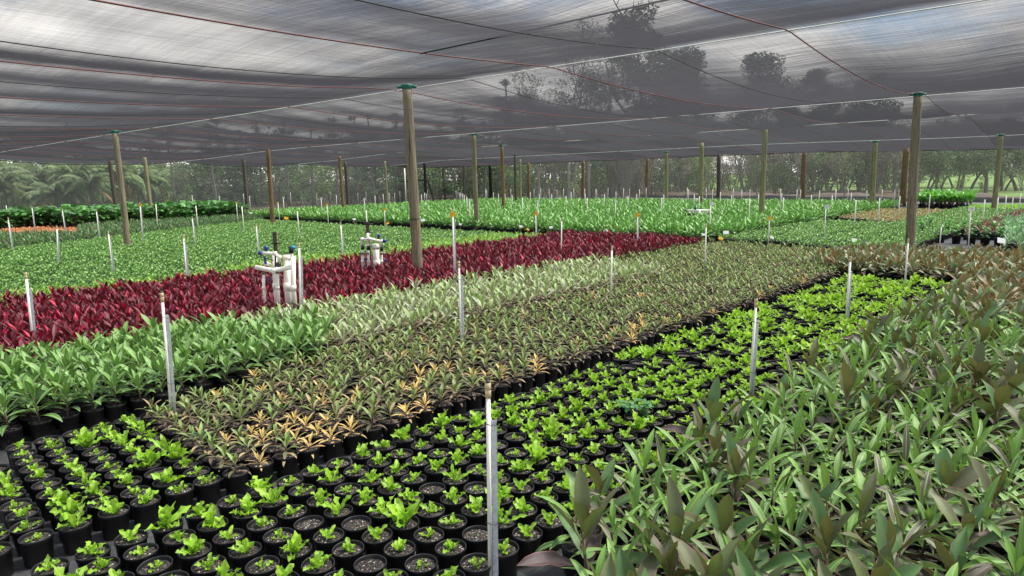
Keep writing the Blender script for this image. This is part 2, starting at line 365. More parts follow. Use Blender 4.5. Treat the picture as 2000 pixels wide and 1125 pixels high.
def pot_mb(seg=22, rim=True, rt_=0.100, rb=0.082, h=0.195):
    mb = MB()
    if rim:
        mb.lathe([(rb*0.2, 0.002), (rb-0.004, 0.0), (rb, 0.004), (rt_-0.006, h-0.028), (rt_-0.001, h-0.026), (rt_+0.001, h-0.004), (rt_, h), (rt_-0.004, h), (rt_-0.006, h-0.004), (rt_-0.010, h-0.045)], seg)
    else:
        mb.lathe([(rb, 0.0), (rt_-0.002, h-0.03), (rt_, h), (rt_-0.006, h), (rt_-0.010, h-0.04)], seg)
    return mb
def soil_mb(R, seg=18, rings=5, r=0.093, z=0.172):
    mb = MB(); vs = [(0, 0, z+0.004)]; fs = []
    for i in range(1, rings+1):
        for k in range(seg):
            t = 2*math.pi*k/seg; rr = r*i/rings
            vs.append((rr*math.cos(t), rr*math.sin(t), z+0.004*(1-i/rings)+(R.uniform(-0.003, 0.003) if i < rings else -0.003)))
    for k in range(seg): fs.append((0, 1+k, 1+(k+1) % seg))
    for i in range(rings-1):
        for k in range(seg):
            a = 1+i*seg; fs.append((a+k, a+seg+k, a+seg+(k+1) % seg, a+(k+1) % seg))
    return mb.add(vs, fs)
R0 = random.Random(5)
POT = pot_mb(24).mesh('pot', [M['pot']]); POT_MB_FAR = pot_mb(12, True); POT_MB_VFAR = pot_mb(8, False)
SOILS = [soil_mb(R0).mesh('potting_mix', [M['soil']], smooth=False) for _ in range(4)]
SOIL_MB_FAR = soil_mb(R0, 12, 1)
POT_BIG = pot_mb(16, True, 0.15, 0.125, 0.28).mesh('pot', [M['pot']])

ORD = ['zeroth', 'first', 'second', 'third', 'fourth', 'fifth', 'sixth', 'seventh', 'eighth', 'ninth', 'tenth', 'eleventh', 'twelfth', 'thirteenth', 'fourteenth', 'fifteenth', 'sixteenth', 'seventeenth', 'eighteenth', 'nineteenth']
def ordn(n):
    if n < 20: return ORD[n]
    tens = ['', '', 'twent', 'thirt', 'fort', 'fift', 'sixt', 'sevent', 'eight', 'ninet'][n//10]
    return tens+'ieth' if n % 10 == 0 else tens+'y-'+ORD[n % 10]

def joined(name, fol, mats, far=2, potscale=1.0):
    """pot + mix + foliage as one mesh (for plants too far away to show parts)"""
    mb = MB(); pm = POT_MB_FAR if far == 1 else POT_MB_VFAR
    S = Matrix.Diagonal((potscale, potscale, potscale, 1)) if potscale != 1 else None
    mb.merge(pm, S, 2); mb.merge(SOIL_MB_FAR, S, 3); mb.merge(fol)
    return mb.mesh(name, mats+[M['pot'], M['soil']])

def stuff_instances(name, label, cat, meshes, pts, group=None):
    """one object: points that carry one of several plant meshes each"""
    protos = []
    for i, me in enumerate(meshes):
        protos.append(bpy.data.objects.new(name+'_source', me))
    n = len(pts); me = bpy.data.meshes.new(name); me.vertices.add(n)
    A = np.array(pts, dtype=np.float32)        # x y z rz scale var
    me.vertices.foreach_set('co', A[:, :3].ravel())
    rot = me.attributes.new('rot', 'FLOAT_VECTOR', 'POINT'); rr = np.zeros((n, 3), np.float32); rr[:, 2] = A[:, 3]; rot.data.foreach_set('vector', rr.ravel())
    sc = me.attributes.new('siz', 'FLOAT', 'POINT'); sc.data.foreach_set('value', A[:, 4])
    va = me.attributes.new('kindno', 'INT', 'POINT'); va.data.foreach_set('value', A[:, 5].astype(np.int32))
    o = obj(name, me); tag(o, label, cat, group, 'stuff')
    g = bpy.data.node_groups.new(name, 'GeometryNodeTree')
    g.interface.new_socket('Geometry', in_out='INPUT', socket_type='NodeSocketGeometry')
    g.interface.new_socket('Geometry', in_out='OUTPUT', socket_type='NodeSocketGeometry')
    gi = g.nodes.new('NodeGroupInput'); go = g.nodes.new('NodeGroupOutput')
    iop = g.nodes.new('GeometryNodeInstanceOnPoints'); jn = g.nodes.new('GeometryNodeJoinGeometry')
    for pr in protos:
        oi = g.nodes.new('GeometryNodeObjectInfo'); oi.inputs['Object'].default_value = pr; oi.inputs['As Instance'].default_value = True
        g.links.new(oi.outputs['Geometry'], jn.inputs[0])
    g.links.new(gi.outputs[0], iop.inputs['Points']); g.links.new(jn.outputs[0], iop.inputs['Instance']); iop.inputs['Pick Instance'].default_value = True
    for an, ty, sk in (('rot', 'FLOAT_VECTOR', 'Rotation'), ('siz', 'FLOAT', 'Scale'), ('kindno', 'INT', 'Instance Index')):
        na = g.nodes.new('GeometryNodeInputNamedAttribute'); na.data_type = ty; na.inputs['Name'].default_value = an
        g.links.new(na.outputs['Attribute'], iop.inputs[sk])
    g.links.new(iop.outputs[0], go.inputs[0])
    md = o.modifiers.new('plants', 'NODES'); md.node_group = g
    return o

def grid(a0, a1, b0, b1, da, db, R, jit=0.02, test=None, hexo=False):
    out = []; nb = int(round((b1-b0)/db))+1
    for j in range(nb):
        b = b0+j*db; i = 0
        a = a0+(da/2 if (hexo and j % 2) else 0)
        while a <= a1+1e-6:
            if test is None or test(a, b):
                x, y = W(a+R.uniform(-jit, jit), b+R.uniform(-jit, jit)); out.append((x, y, j, i, a, b))
            i += 1; a += da
    return out

def bed(kindname, cat, pts, fols, mats, R, label, group, stuffname=None, stufflabel=None, near=True, limit=300, sc=(0.85, 1.15),
        pick=None, topz=0.35, margin=60, far=2, partname='foliage', potscale=1.0, labelf=None, groupf=None, bigvar=1, keepout=None):
    """plants set out on a bed: up to 300 largest in view one by one, the rest as one mass"""
    pick = pick or (lambda x, y, j, i, a, b: R.randrange(len(fols)))
    P = []
    for p in pts:
        x, y, j, i, a, b = p
        if keepout and keepout(a, b): continue
        if not inview(x, y, topz, 260) and not inview(x, y, 0.0, 260): continue
        d = math.sqrt(x*x+y*y+(CH-topz)**2)
        P.append((d, (inview(x, y, topz, margin) or inview(x, y, 0, margin)), p, pick(*p), R.random()*6.28, R.uniform(*sc)))
    P.sort(key=lambda q: q[0])
    ind = [q for q in P if q[1]][:limit]
    s_ind = set(id(q) for q in ind); rest = [q for q in P if id(q) not in s_ind]
    first = {}
    # count within the row, for the labels, starting with the first plant in frame
    rows = {}
    for q in ind:
        if inview(q[2][0], q[2][1], 0.19, 12): rows.setdefault(q[2][2], []).append(q)
    cnt = {}
    for j, L in rows.items():
        L.sort(key=lambda q: q[2][4])
        for k, q in enumerate(L): cnt[id(q)] = k+1
    if near:
        meshes = [f.mesh(partname, mats) for f in fols]
    else:
        meshes = [joined(kindname, f, mats, far, potscale) for f in fols]
    roots = []
    for q in ind:
        d, _, (x, y, j, i, a, b), k, rz, s = q
        if near:
            if k not in first:
                r = empty(kindname); kids = [obj('pot', POT, r)]
                so = obj('potting_mix', SOILS[k % len(SOILS)], r); kids.append(so)
                fo = obj(partname, meshes[k], r)
                kids.append(fo); first[k] = (r, kids); r.location = (x, y, 0); r.rotation_euler = (0, 0, rz); o = r
            else:
                o = copy_tree(first[k][0], first[k][1], (x, y, 0), rz)
            o.scale = (1, 1, 1)
            fo = [c for c in o.children if c.name.startswith(partname)][0]; fo.scale = (s, s, s); fo.location = (0, 0, 0.165*(1-s))
        else:
            o = obj(kindname, meshes[k], None, (x, y, 0), rz, s)
        if labelf: lb, gr = labelf(q[2], k, cnt.get(id(q)), s), (groupf(q[2], k, cnt.get(id(q)), s) if groupf else group)
        else: lb, gr = label, group
        tag(o, lb, cat, gr); roots.append(o)
    if rest and stuffname:
        jm = [joined(kindname, f, mats, far, potscale) for f in fols] if near else meshes
        stuff_instances(stuffname, stufflabel, cat, jm, [(q[2][0], q[2][1], 0, q[4], q[5], q[3]) for q in rest])
    return roots

# ------------------------------------------------------------------ the ground
def sheet(name, pts, z, mat, kind='structure', thick=None):
    mb = MB(); n = len(pts)
    mb.add([(x, y, z) for x, y in pts], [tuple(range(n))])
    o = obj(name, mb.mesh(name, [mat], False)); o['kind'] = kind; return o
def grass_mat():
    N = NT('paddock_grass'); v = N.coord('Object')
    f = N.noise(v, 0.25, 5, 0.6); f2 = N.noise(v, 6.0, 4, 0.7)
    c = N.ramp(f, [(0.3, (0.07, 0.13, 0.035)), (0.5, (0.12, 0.21, 0.05)), (0.7, (0.18, 0.28, 0.07))])
    c = N.mix(N.math('MULTIPLY', f2, 0.5), c, (0.10, 0.13, 0.05))
    return N.done(N.bsdf(c, 0.9, 0, N.bump(f2, 1.0, 0.1), 0.1))
def weedmat_mat():
    N = NT('woven_weed_mat'); v = N.coord('Object')
    sx = N.n('ShaderNodeSeparateXYZ'); N.l(v, sx.inputs[0])
    def lines(ax, per, wd, off):
        return N.math('LESS_THAN', N.math('ABSOLUTE', N.math('SUBTRACT', N.math('FRACT', N.math('ADD', N.math('DIVIDE', sx.outputs[ax], per), off)), 0.5)), wd/per/2)
    g = N.math('MAXIMUM', lines(0, 0.30, 0.004, 0.2), lines(1, 0.30, 0.004, 0.6))
    dust = N.noise(v, 1.6, 6, 0.7); d2 = N.noise(v, 30, 3)
    c = N.ramp(N.math('ADD', N.math('MULTIPLY', dust, 0.75), N.math('MULTIPLY', d2, 0.25)), [(0.35, (0.022, 0.023, 0.026)), (0.55, (0.055, 0.056, 0.060)), (0.72, (0.13, 0.125, 0.12))])
    c = N.mix(N.math('MULTIPLY', g, 0.8), c, (0.05, 0.16, 0.20))
    w = N.n('ShaderNodeTexChecker'); w.inputs['Scale'].default_value = 260; N.l(v, w.inputs['Vector'])
    h = N.math('ADD', N.math('MULTIPLY', w.outputs['Fac'], 0.15), N.noise(v, 4, 3))
    return N.done(N.bsdf(c, 0.62, 0, N.bump(h, 0.5, 0.02), 0.35))
M['grass'] = grass_mat(); M['weedmat'] = weedmat_mat()
sheet('ground', [(-900, -400), (900, -400), (900, 1500), (-900, 1500)], 0.0, M['grass'])
wm = MB(); cs = [(-14, -26), (50.5, -26), (57.0, 8), (64.5, 47), (64.5, 57), (-14, 57)]
wm.add([(a, b, 0.004) for a, b in cs], [tuple(range(len(cs)))])
o = obj('weed_mat', wm.mesh('weed_mat', [M['weedmat']], False), None, (0, 0, 0), TH); o['kind'] = 'structure'
def litter_mat():
    N = NT('leaf_litter'); v = N.coord('Object'); f = N.noise(v, 0.8, 5, 0.7); f2 = N.noise(v, 9, 3)
    c = N.ramp(f, [(0.35, (0.045, 0.035, 0.025)), (0.55, (0.085, 0.07, 0.045)), (0.7, (0.06, 0.09, 0.03))])
    return N.done(N.bsdf(c, 0.95, 0, N.bump(f2, 1.0, 0.05), 0.1))
M['litter'] = litter_mat()
ff_ = [at_depth(px, 347, Y)[:2] for px, Y in ((-900, 30), (-300, 42), (300, 60), (800, 64), (1100, 64), (1780, 56), (1790, 78), (1480, 98), (1400, 98), (1300, 140), (-900, 170))]
sheet('forest_floor', ff_, 0.003, M['litter'])
# bare earth strip and low bank beyond the far end of the shade house
M['earth'] = simple_mat('red_brown_earth', (0.075, 0.045, 0.034), 0.95, 0, (0.035, 0.028, 0.02), 1.5, 0.6)
def bank(name, a0, a1, b0, b1, h, mat, R, n=60):
    mb = MB(); vs = []; fs = []; m = 9
    for i in range(n+1):
        b = b0+(b1-b0)*i/n; env = min(1, i/6, (n-i)/6)
        for k in range(m+1):
            t = k/m; z = h*env*math.sin(math.pi*t)**0.8*(0.8+0.25*math.sin(b*0.7)+0.12*math.sin(b*2.1))+R.uniform(0, 0.05)*env
            vs.append((a0+0.19*(b-8)+(a1-a0)*t+R.uniform(-0.1, 0.1), b, max(z, 0.0)+0.006))
    for i in range(n):
        for k in range(m):
            q = i*(m+1)+k; fs.append((q, q+1, q+m+2, q+m+1))
    mb.add(vs, fs); o = obj(name, mb.mesh(name, [mat]), None, (0, 0, 0), TH); o['kind'] = 'structure'; return o
bank('earth_bank', 57.6, 61.0, 4, 44, 0.5, M['earth'], random.Random(3))

# where the posts stand
def solve_top(px, py, off=0.0):
    d = ray(px, py); t = 5.0; best = None
    while t < 90:
        x, y, z = d.x*t, d.y*t, CH+d.z*t
        p, q = PQ(x, y)
        zc = float(canopy_z(min(max(p, PMIN), PMAX), min(max(q, QMIN), QMAX), False))-off
        if z >= zc or p > PMAX-0.15 or q > QMAX-0.15: return x, y, zc
        t += 0.05
    return x, y, zc
PLIST = [
 (222, 255, 0.115, 'timber_grey', True, 'weathered timber post rising from the low green bed at left', 0.0),
 (797, 165, 0.118, 'timber_grey', True, 'tall weathered timber post standing in the crimson cordylines', 0.0),
 (1798, 181, 0.125, 'timber_grey', True, 'thick weathered timber post behind the bronze cordylines at right', 0.0),
 (926, 260, 0.115, 'timber_grey', True, 'timber post behind the crimson bed, second post right of the plumbing', 0.0),
 (521, 284, 0.125, 'timber_brown', True, 'brown timber post at the corner where the low and tall green beds meet', 0.0),
 (1494, 247, 0.125, 'timber_green', True, 'pale timber post in the tall green bed near its right end', 0.0),
 (980, 283, 0.115, 'timber_brown', True, 'timber post in the tall green bed, just right of a wider nearer post', 0.0),
 (1954, 262, 0.125, 'timber_green', True, 'pale green timber post at the far right among the red-brown plants', 0.0),
 (282, 303, 0.125, 'timber_green', True, 'thin mossy timber post above the broad-leaved plants in front of the palms', 0.0),
 (664, 302, 0.125, 'timber_brown', False, 'light brown post at the back of the tall green bed, left of a dark one', 0.0),
 (1006, 302, 0.10, 'timber_dark', True, 'dark narrow timber post far back, with a paler post close on its right', 0.0),
 (1015, 311, 0.115, 'timber_green', False, 'pale narrow timber post far back beside a darker narrow post', 0.0),
 (1371, 279, 0.14, 'timber_green', False, 'pale timber post in front of the bright gap in the trees', 0.0),
 (1302, 296, 0.13, 'timber_green', True, 'pale timber post at the back of the tall green bed left of the sky gap', 0.0),
 (1710, 275, 0.15, 'timber_green', True, 'pale timber post at the far edge left of an orange-brown one', 0.0),
 (215, 309, 0.14, 'timber_dark', False, 'dark timber post partly hidden behind the left front post', 0.0),
 (475, 310, 0.13, 'timber_dark', False, 'dark timber post at the left edge in front of the pines', 0.0),
 (675, 316, 0.14, 'timber_dark', False, 'dark timber post just right of a light brown post at the back', 0.0),
 (829, 318, 0.14, 'timber_black', False, 'black leaning corner pole with a brace, behind the big post', 0.0),
 (957, 322, 0.16, 'timber_black', False, 'solid black post at the far corner of the shade house', 0.0),
 (1405, 301, 0.16, 'timber_dark', False, 'dark timber post at the far edge in the bright gap', 0.0),
 (1572, 297, 0.17, 'timber_brown', False, 'brown timber post at the far edge right of the sky gap', 0.0),
 (1771, 290, 0.19, 'timber_brown', False, 'orange-brown timber post just left of the thick right post', 0.0),
 (1263, 309, 0.15, 'timber_brown', False, 'slim brown timber post at the far edge before dark trees', 0.0),
 (1138, 313, 0.16, 'timber_brown', False, 'brown timber post at the far edge against a grey trunk', 0.0),
 (1031, 318, 0.14, 'timber_brown', False, 'orange-brown narrow post at the far edge near the corner', 0.0),
 (752, 314, 0.09, 'timber_green', False, 'thin yellowish post at the far left edge between two grey trunks', 0.0),
]
PTOP = [solve_top(p_[0], p_[1], 0.02) for p_ in PLIST]
POSTS = [(t[0], t[1]) for t in PTOP]
TENTS.extend([PQ(*t) for t in POSTS])
# ------------------------------------------------------------------ shade cloth
def cloth_mat(name, k, cl, wrinkle=True, dens=1.0):
    """knitted shade cloth: how much shows through its holes falls with the slant of the view"""
    N = NT(name)
    v = N.coord('Object'); geo = N.n('ShaderNodeNewGeometry')
    nrm = None; kk = k
    if wrinkle:
        w1 = N.noise(N.coord('Object', (0.30, 1.5, 1), (0, 0, math.radians(4))), 1.0, 3, 0.55, 0.15)
        w2 = N.noise(N.coord('Object', (1.9, 0.32, 1), (0, 0, math.radians(-7))), 1.0, 3, 0.55, 0.15)
        w3 = N.noise(N.coord('Object', (0.5, 20, 1)), 1.0, 3, 0.7)
        w5 = N.noise(N.coord('Object', (14, 0.8, 1)), 1.0, 2, 0.6)
        pnl = N.n('ShaderNodeTexWhiteNoise', noise_dimensions='2D'); sv = N.n('ShaderNodeVectorMath', operation='FLOOR'); N.l(N.coord('Object', (1/12.7, 1/4.5, 1)), sv.inputs[0]); va_ = N.n('ShaderNodeVectorMath', operation='ADD'); N.l(N.coord('Object', (1/12.7, 1/4.5, 1)), va_.inputs[0]); va_.inputs[1].default_value = (2/12.7, -3.5/4.5, 0); N.l(va_.outputs[0], sv.inputs[0]); N.l(sv.outputs[0], pnl.inputs['Vector'])
        w4 = N.noise(N.coord('Object', (7.0, 1.1, 1), (0, 0, math.radians(10))), 1.0, 2, 0.5)
        patch = N.noise(N.coord('Object', (0.12, 0.12, 1)), 1.0, 2, 0.5)
        pm = N.ramp(patch, [(0.42, (0.15, 0.15, 0.15)), (0.58, (1, 1, 1))])
        h = N.math('ADD', N.math('MULTIPLY', w1, 0.5), N.math('MULTIPLY', N.math('MULTIPLY', w2, 0.7), pm))
        nrm = N.bump(h, 1.0, 0.014)
        h2 = N.math('ADD', N.math('ADD', N.math('MULTIPLY', w3, 0.35), N.math('MULTIPLY', w5, 0.3)), N.math('MULTIPLY', N.math('MULTIPLY', w4, 1.0), N.math('SUBTRACT', 1.15, pm)))
        nrm = N.bump(h2, 1.0, 0.0075, nrm)
        big = N.noise(v, 0.16, 2, 0.5)
        kk = N.math('MULTIPLY', k, N.math('ADD', 0.60, N.math('ADD', N.math('MULTIPLY', big, 0.40), N.math('ADD', N.math('MULTIPLY', N.math('ADD', w3, w5), 0.28), N.math('MULTIPLY', pnl.outputs['Value'], 0.30)))))
    dp = N.n('ShaderNodeVectorMath', operation='DOT_PRODUCT'); N.l(nrm if nrm is not None else geo.outputs['Normal'], dp.inputs[0]); N.l(geo.outputs['Incoming'], dp.inputs[1])
    c = N.math('MAXIMUM', N.math('ABSOLUTE', dp.outputs['Value']), 0.03)
    T = N.math('EXPONENT', N.math('MULTIPLY', N.math('DIVIDE', kk, N.math('POWER', c, 1.5)), -1.0))
    df = N.n('ShaderNodeBsdfDiffuse'); df.inputs[0].default_value = (*cl, 1)
    tr = N.n('ShaderNodeBsdfTranslucent'); tr.inputs[0].default_value = (*cl, 1)
    if wrinkle:      # tone differs at random from panel to panel, with fine streaks
        vs_ = N.n('ShaderNodeVectorMath', operation='SCALE'); vs_.inputs[0].default_value = cl
        N.l(N.math('ADD', 0.55, N.math('ADD', N.math('MULTIPLY', pnl.outputs['Value'], 0.45), N.math('MULTIPLY', N.math('ADD', w3, w5), 0.45))), vs_.inputs['Scale']); N.l(vs_.outputs[0], df.inputs[0]); N.l(vs_.outputs[0], tr.inputs[0])
    if nrm is not None: N.l(nrm, df.inputs['Normal']); N.l(nrm, tr.inputs['Normal'])
    m1 = N.n('ShaderNodeMixShader'); m1.inputs[0].default_value = 0.5; N.l(df.outputs[0], m1.inputs[1]); N.l(tr.outputs[0], m1.inputs[2])
    tp = N.n('ShaderNodeBsdfTransparent')
    m2 = N.n('ShaderNodeMixShader'); N.l(T, m2.inputs[0]); N.l(m1.outputs[0], m2.inputs[1]); N.l(tp.outputs[0], m2.inputs[2])
    return N.done(m2.outputs[0])
M['cloth'] = cloth_mat('black_shade_cloth', 0.160, (0.041, 0.041, 0.047))
M['curtain'] = cloth_mat('grey_side_netting', 0.34, (0.20, 0.20, 0.205), False)
M['curtain2'] = cloth_mat('thin_side_netting', 0.20, (0.26, 0.27, 0.25), False)
st = 0.28
ps = np.arange(PMIN, PMAX+st*0.5, st); ps[-1] = PMAX; qs = np.arange(QMIN, QMAX+st*0.5, st); qs[-1] = QMAX
PP, QQ = np.meshgrid(ps, qs, indexing='ij'); ZZ = canopy_z(PP, QQ)
ZZ = ZZ + 0.004*np.sin(PP*7+QQ*1.5) + 0.004*np.sin(QQ*5-PP*2)
nP, nQ = PP.shape
me = bpy.data.meshes.new('shade_cloth')
vv = np.stack([PP, QQ, ZZ], -1).reshape(-1, 3)
idx = np.arange(nP*nQ).reshape(nP, nQ)
ff = np.stack([idx[:-1, :-1], idx[1:, :-1], idx[1:, 1:], idx[:-1, 1:]], -1).reshape(-1, 4)
me.from_pydata(vv.tolist(), [], ff.tolist()); me.materials.append(M['cloth'])
me.polygons.foreach_set('use_smooth', [True]*len(ff)); me.update()
net = obj('shade_cloth', me, None, (0, 0, 0), TH2)
tag(net, 'black knitted shade cloth stretched over the whole nursery on wires and posts', 'shade cloth')
M['wire'] = simple_mat('galvanised_wire', (0.85, 0.87, 0.86), 0.5, 0.0, (0.75, 0.77, 0.75), 5)
M['redcord'] = simple_mat('rust_red_cord', (0.15, 0.028, 0.02), 0.7, 0, (0.08, 0.02, 0.018), 3)
M['blackrope'] = simple_mat('black_rope', (0.008, 0.008, 0.010), 0.7)
M['hem'] = simple_mat('black_hem', (0.012, 0.012, 0.014), 0.8)
def lp(p0, p1, n, dz, r, name, mat, label, cat, group=None, zf=None, parent=None, sides=6):
    pts = []
    for i in range(n+1):
        t = i/n; p = p0[0]+(p1[0]-p0[0])*t; q = p0[1]+(p1[1]-p0[1])*t
        z = float(canopy_z(p, q)) if zf is None else zf(p, q)
        pts.append((p, q, z+dz))
    mb = MB(); mb.tube(pts, r, sides)
    o = obj(name, mb.mesh(name, [mat]), parent, (0, 0, 0), TH2 if parent is None else 0)
    if label: tag(o, label, cat, group)
    return o
wl_names = {10.9: 'thin white wire along the canopy passing over the big post in the red cordylines', 23.6: 'thin white wire along the canopy over the post beside the bronze cordylines',
            33.8: 'third white support wire of the canopy, over the tall green bed', 44.0: 'farthest white support wire of the canopy, near its far edge', -2.0: 'thin white wire under the canopy overhead, nearest the viewer'}
for w in WIRES[1:-1]:
    lp((w, QMIN), (w, QMAX), 140, -0.05, 0.0095, 'support_wire', M['wire'], wl_names[w], 'wire', 'white canopy wires', zf=lambda p, q: float(canopy_z(p, q)))
red_l = ['red cord under the shade cloth', ]
for k, q in enumerate(REDS):
    if q < -12: continue
    lp((PMIN+1, q), (PMAX, q), 220, -0.04, 0.0105, 'edge_cord', M['redcord'],
       'rust red cord under the shade cloth, '+ordn(len([1 for z in REDS if -12 <= z <= q]))+' from the right', 'cord', 'red cords along the shade cloth seams')
lp((7.45, 7.95), (7.2, -4.0), 60, -0.03, 0.011, 'cross_rope', M['blackrope'], 'black rope running up to the right from the red cord overhead', 'rope', zf=lambda p, q: 4.47+0.0015*(q-7.9)**2)
lp((PMAX-0.02, QMIN), (PMAX-0.02, QMAX), 160, -0.05, 0.03, 'hem_rope', M['hem'], 'black hem rope along the far edge of the shade cloth', 'rope')
lp((PMIN, QMAX-0.02), (PMAX, QMAX-0.02), 160, -0.05, 0.03, 'hem_rope', M['hem'], 'black hem rope along the left edge of the shade cloth', 'rope')
for q in REDS[6:-1]:  # added black cords draw the dark shaded bottoms of the cloth's sags
    lp((PMIN+1, q+2.25), (PMAX, q+2.25), 200, -0.012, 0.0075, 'sag_shade_line', M['hem'],
       'thin black cord standing for the shaded bottom of a cloth sag, '+ordn(len([1 for z in REDS[6:] if z <= q]))+' from the right', 'shade line', 'black cords for the shaded sags of the cloth')
# side netting hung from the left edge and the far edge
def curtain(p0, p1, mat, label, n=120):
    mb = MB(); vs = []; fs = []; m = 8
    for i in range(n+1):
        t = i/n; p = p0[0]+(p1[0]-p0[0])*t; q = p0[1]+(p1[1]-p0[1])*t; z1 = float(canopy_z(p, q))-0.05
        for k in range(m+1):
            s = k/m; off = 0.05*math.sin(i*1.1)*s
            vs.append((p+(off if p0[0] == p1[0] else 0), q+(off if p0[0] != p1[0] else 0), z1*(1-s)+0.02*s))
    for i in range(n):
        for k in range(m):
            a = i*(m+1)+k; fs.append((a, a+1, a+m+2, a+m+1))
    mb.add(vs, fs); o = obj('side_netting', mb.mesh('side_netting', [mat]), None, (0, 0, 0), TH2)
    tag(o, label, 'netting'); return o
curtain((PMIN, QMAX+0.08), (PMAX, QMAX+0.08), M['curtain'], 'fine grey side netting hanging in front of the palms at the left edge')
curtain((PMAX+0.08, QMIN), (PMAX+0.08, QMAX), M['curtain2'], 'thin see-through side netting along the far edge in front of the bush')

# ------------------------------------------------------------------ timber posts
def timber(name, c1, c2, green=0.0):
    N = NT(name); v = N.coord('Object', (14, 14, 1.2)); f = N.noise(v, 2.2, 6, 0.7, 0.3)
    v2 = N.coord('Object', (1, 1, 0.5)); f2 = N.noise(v2, 2.0, 4, 0.6)
    c = N.ramp(f, [(0.3, tuple(x*0.45 for x in c1)), (0.48, c1), (0.7, c2)])
    c = N.mix(N.ramp(f2, [(0.42, (0, 0, 0)), (0.62, (1, 1, 1))]), c, tuple(x*0.72 for x in c2))
    crack = N.ramp(N.noise(N.coord('Object', (22, 22, 0.6)), 1.8, 2, 0.4), [(0.60, (1, 1, 1)), (0.66, (0.25, 0.22, 0.2))])
    c = N.mix(1.0, c, crack, 'MULTIPLY')
    kn = N.n('ShaderNodeTexVoronoi'); kn.inputs['Scale'].default_value = 2.2; N.l(N.coord('Object', (3, 3, 1)), kn.inputs['Vector'])
    c = N.mix(N.ramp(kn.outputs['Distance'], [(0.05, (1, 1, 1)), (0.09, (0, 0, 0))]), c, (0.05, 0.035, 0.025))
    return N.done(N.bsdf(c, 0.8, 0, N.bump(f, 0.7, 0.02), 0.2))
M['timber_grey'] = timber('weathered_pine', (0.20, 0.165, 0.105), (0.30, 0.265, 0.19))
M['timber_green'] = timber('treated_pine', (0.23, 0.21, 0.12), (0.34, 0.32, 0.20))
M['timber_brown'] = timber('brown_pine', (0.17, 0.11, 0.06), (0.26, 0.17, 0.09))
M['timber_dark'] = timber('dark_old_pine', (0.085, 0.07, 0.055), (0.14, 0.12, 0.10))
M['timber_black'] = timber('black_pole', (0.014, 0.013, 0.013), (0.03, 0.028, 0.026))
M['teal'] = simple_mat('teal_green_cloth_cap', (0.012, 0.17, 0.12), 0.6, 0, (0.02, 0.10, 0.08), 18, 0.3)
M['strap_black'] = simple_mat('black_strap', (0.01, 0.01, 0.012), 0.5)
def make_post(x, y, h, r, lean, mat, label, cap=True, seed=0, group='timber posts holding up the shade cloth', xtra=None):
    R = random.Random(seed); root = empty('timber_post', (x, y, 0)); tag(root, label, 'post', group)
    mb = MB(); pts = []; rads = []
    n = 14
    for i in range(n+1):
        t = i/n; pts.append((lean[0]*t+0.02*math.sin(t*3+seed), lean[1]*t, -0.02+(h+0.02)*t)); rads.append(r*(1.06-0.16*t)*(1+R.uniform(-0.015, 0.015)))
    mb.tube(pts, rads, 16); obj('pole', mb.mesh('pole', [mat]), root)
    if cap:
        mb = MB(); tx, ty = pts[-1][0], pts[-1][1]; k = r*0.9
        prof = [(k*1.05, h-0.10), (k*1.12, h-0.05), (k*1.25, h-0.01), (k*1.1, h+0.012), (0.01, h+0.02)]
        mb.lathe(prof, 16, 0, (tx, ty, 0))
        for s in (-1, 1):      # gathered ends of the cloth pad on both sides
            mb.tube([(tx+s*k*0.9, ty, h-0.03), (tx+s*k*1.9, ty+0.02, h-0.045), (tx+s*k*2.2, ty+0.03, h-0.005)], [0.036, 0.032, 0.010], 8)
        obj('cap', mb.mesh('cap', [M['teal']]), root)
    if xtra: xtra(root, r)
    return root
for i, (px, py, r, mt, cap, lab, _) in enumerate(PLIST):
    x, y, z = PTOP[i]
    RR = random.Random(i+70)
    def ring(root, r, i=i, z=z):
        if i == 1:
            mb = MB(); mb.lathe([(r+0.004, 1.60), (r+0.010, 1.605), (r+0.010, 1.62), (r+0.004, 1.625)], 18); obj('wire_band', mb.mesh('wire_band', [M['strap_black']]), root)
    make_post(x, y, z, r, (RR.uniform(-0.05, 0.05), RR.uniform(-0.05, 0.05)), M[mt], lab, cap, i, xtra=ring)
# ------------------------------------------------------------------ plants on the beds
def near_post(a, b, r=0.22):
    x, y = W(a, b)
    for (X, Y) in POSTS:
        if (x-X)**2+(y-Y)**2 < r*r: return True
    return False
LM = [M['fern'], M['stem']]
# --- bird's nest ferns in the foreground, in seven sizes
R = random.Random(11); ferns = []; fern_size = []
def fern_fol(R, kind):
    mb = MB(); n, L, w, e0 = {0: (8, 0.105, 0.042, 1.25), 1: (10, 0.125, 0.048, 1.25), 2: (7, 0.085, 0.034, 1.3), 3: (6, 0.058, 0.024, 1.2), 4: (11, 0.175, 0.060, 1.35), 5: (7, 0.155, 0.042, 1.35), 6: (3, 0.02, 0.008, 1.0)}[kind]
    az = R.random()*6.28
    for i in range(n):
        f = i/max(1, n-1)
        el = (0.5+f*(e0-0.4))+R.uniform(-0.2, 0.2)
        leaf(mb, R, (R.uniform(-0.012, 0.012), R.uniform(-0.012, 0.012), 0.168), az, el, L*R.uniform(0.6, 1.2), w*R.uniform(0.75, 1.2), R.uniform(0.1, 0.9), 'fern', 8, 0.45, 0.38, R.uniform(7, 11), age=1-f*R.uniform(0.6, 1), four=True, twist=R.uniform(-0.7, 0.7))
        az += 2.4+R.uniform(-0.5, 0.5)
    return mb
for kd, cnt_ in ((0, 4), (1, 5), (2, 4), (3, 3), (4, 3), (5, 3), (6, 1)):
    for _ in range(cnt_): ferns.append(fern_fol(R, kd)); fern_size.append(kd)
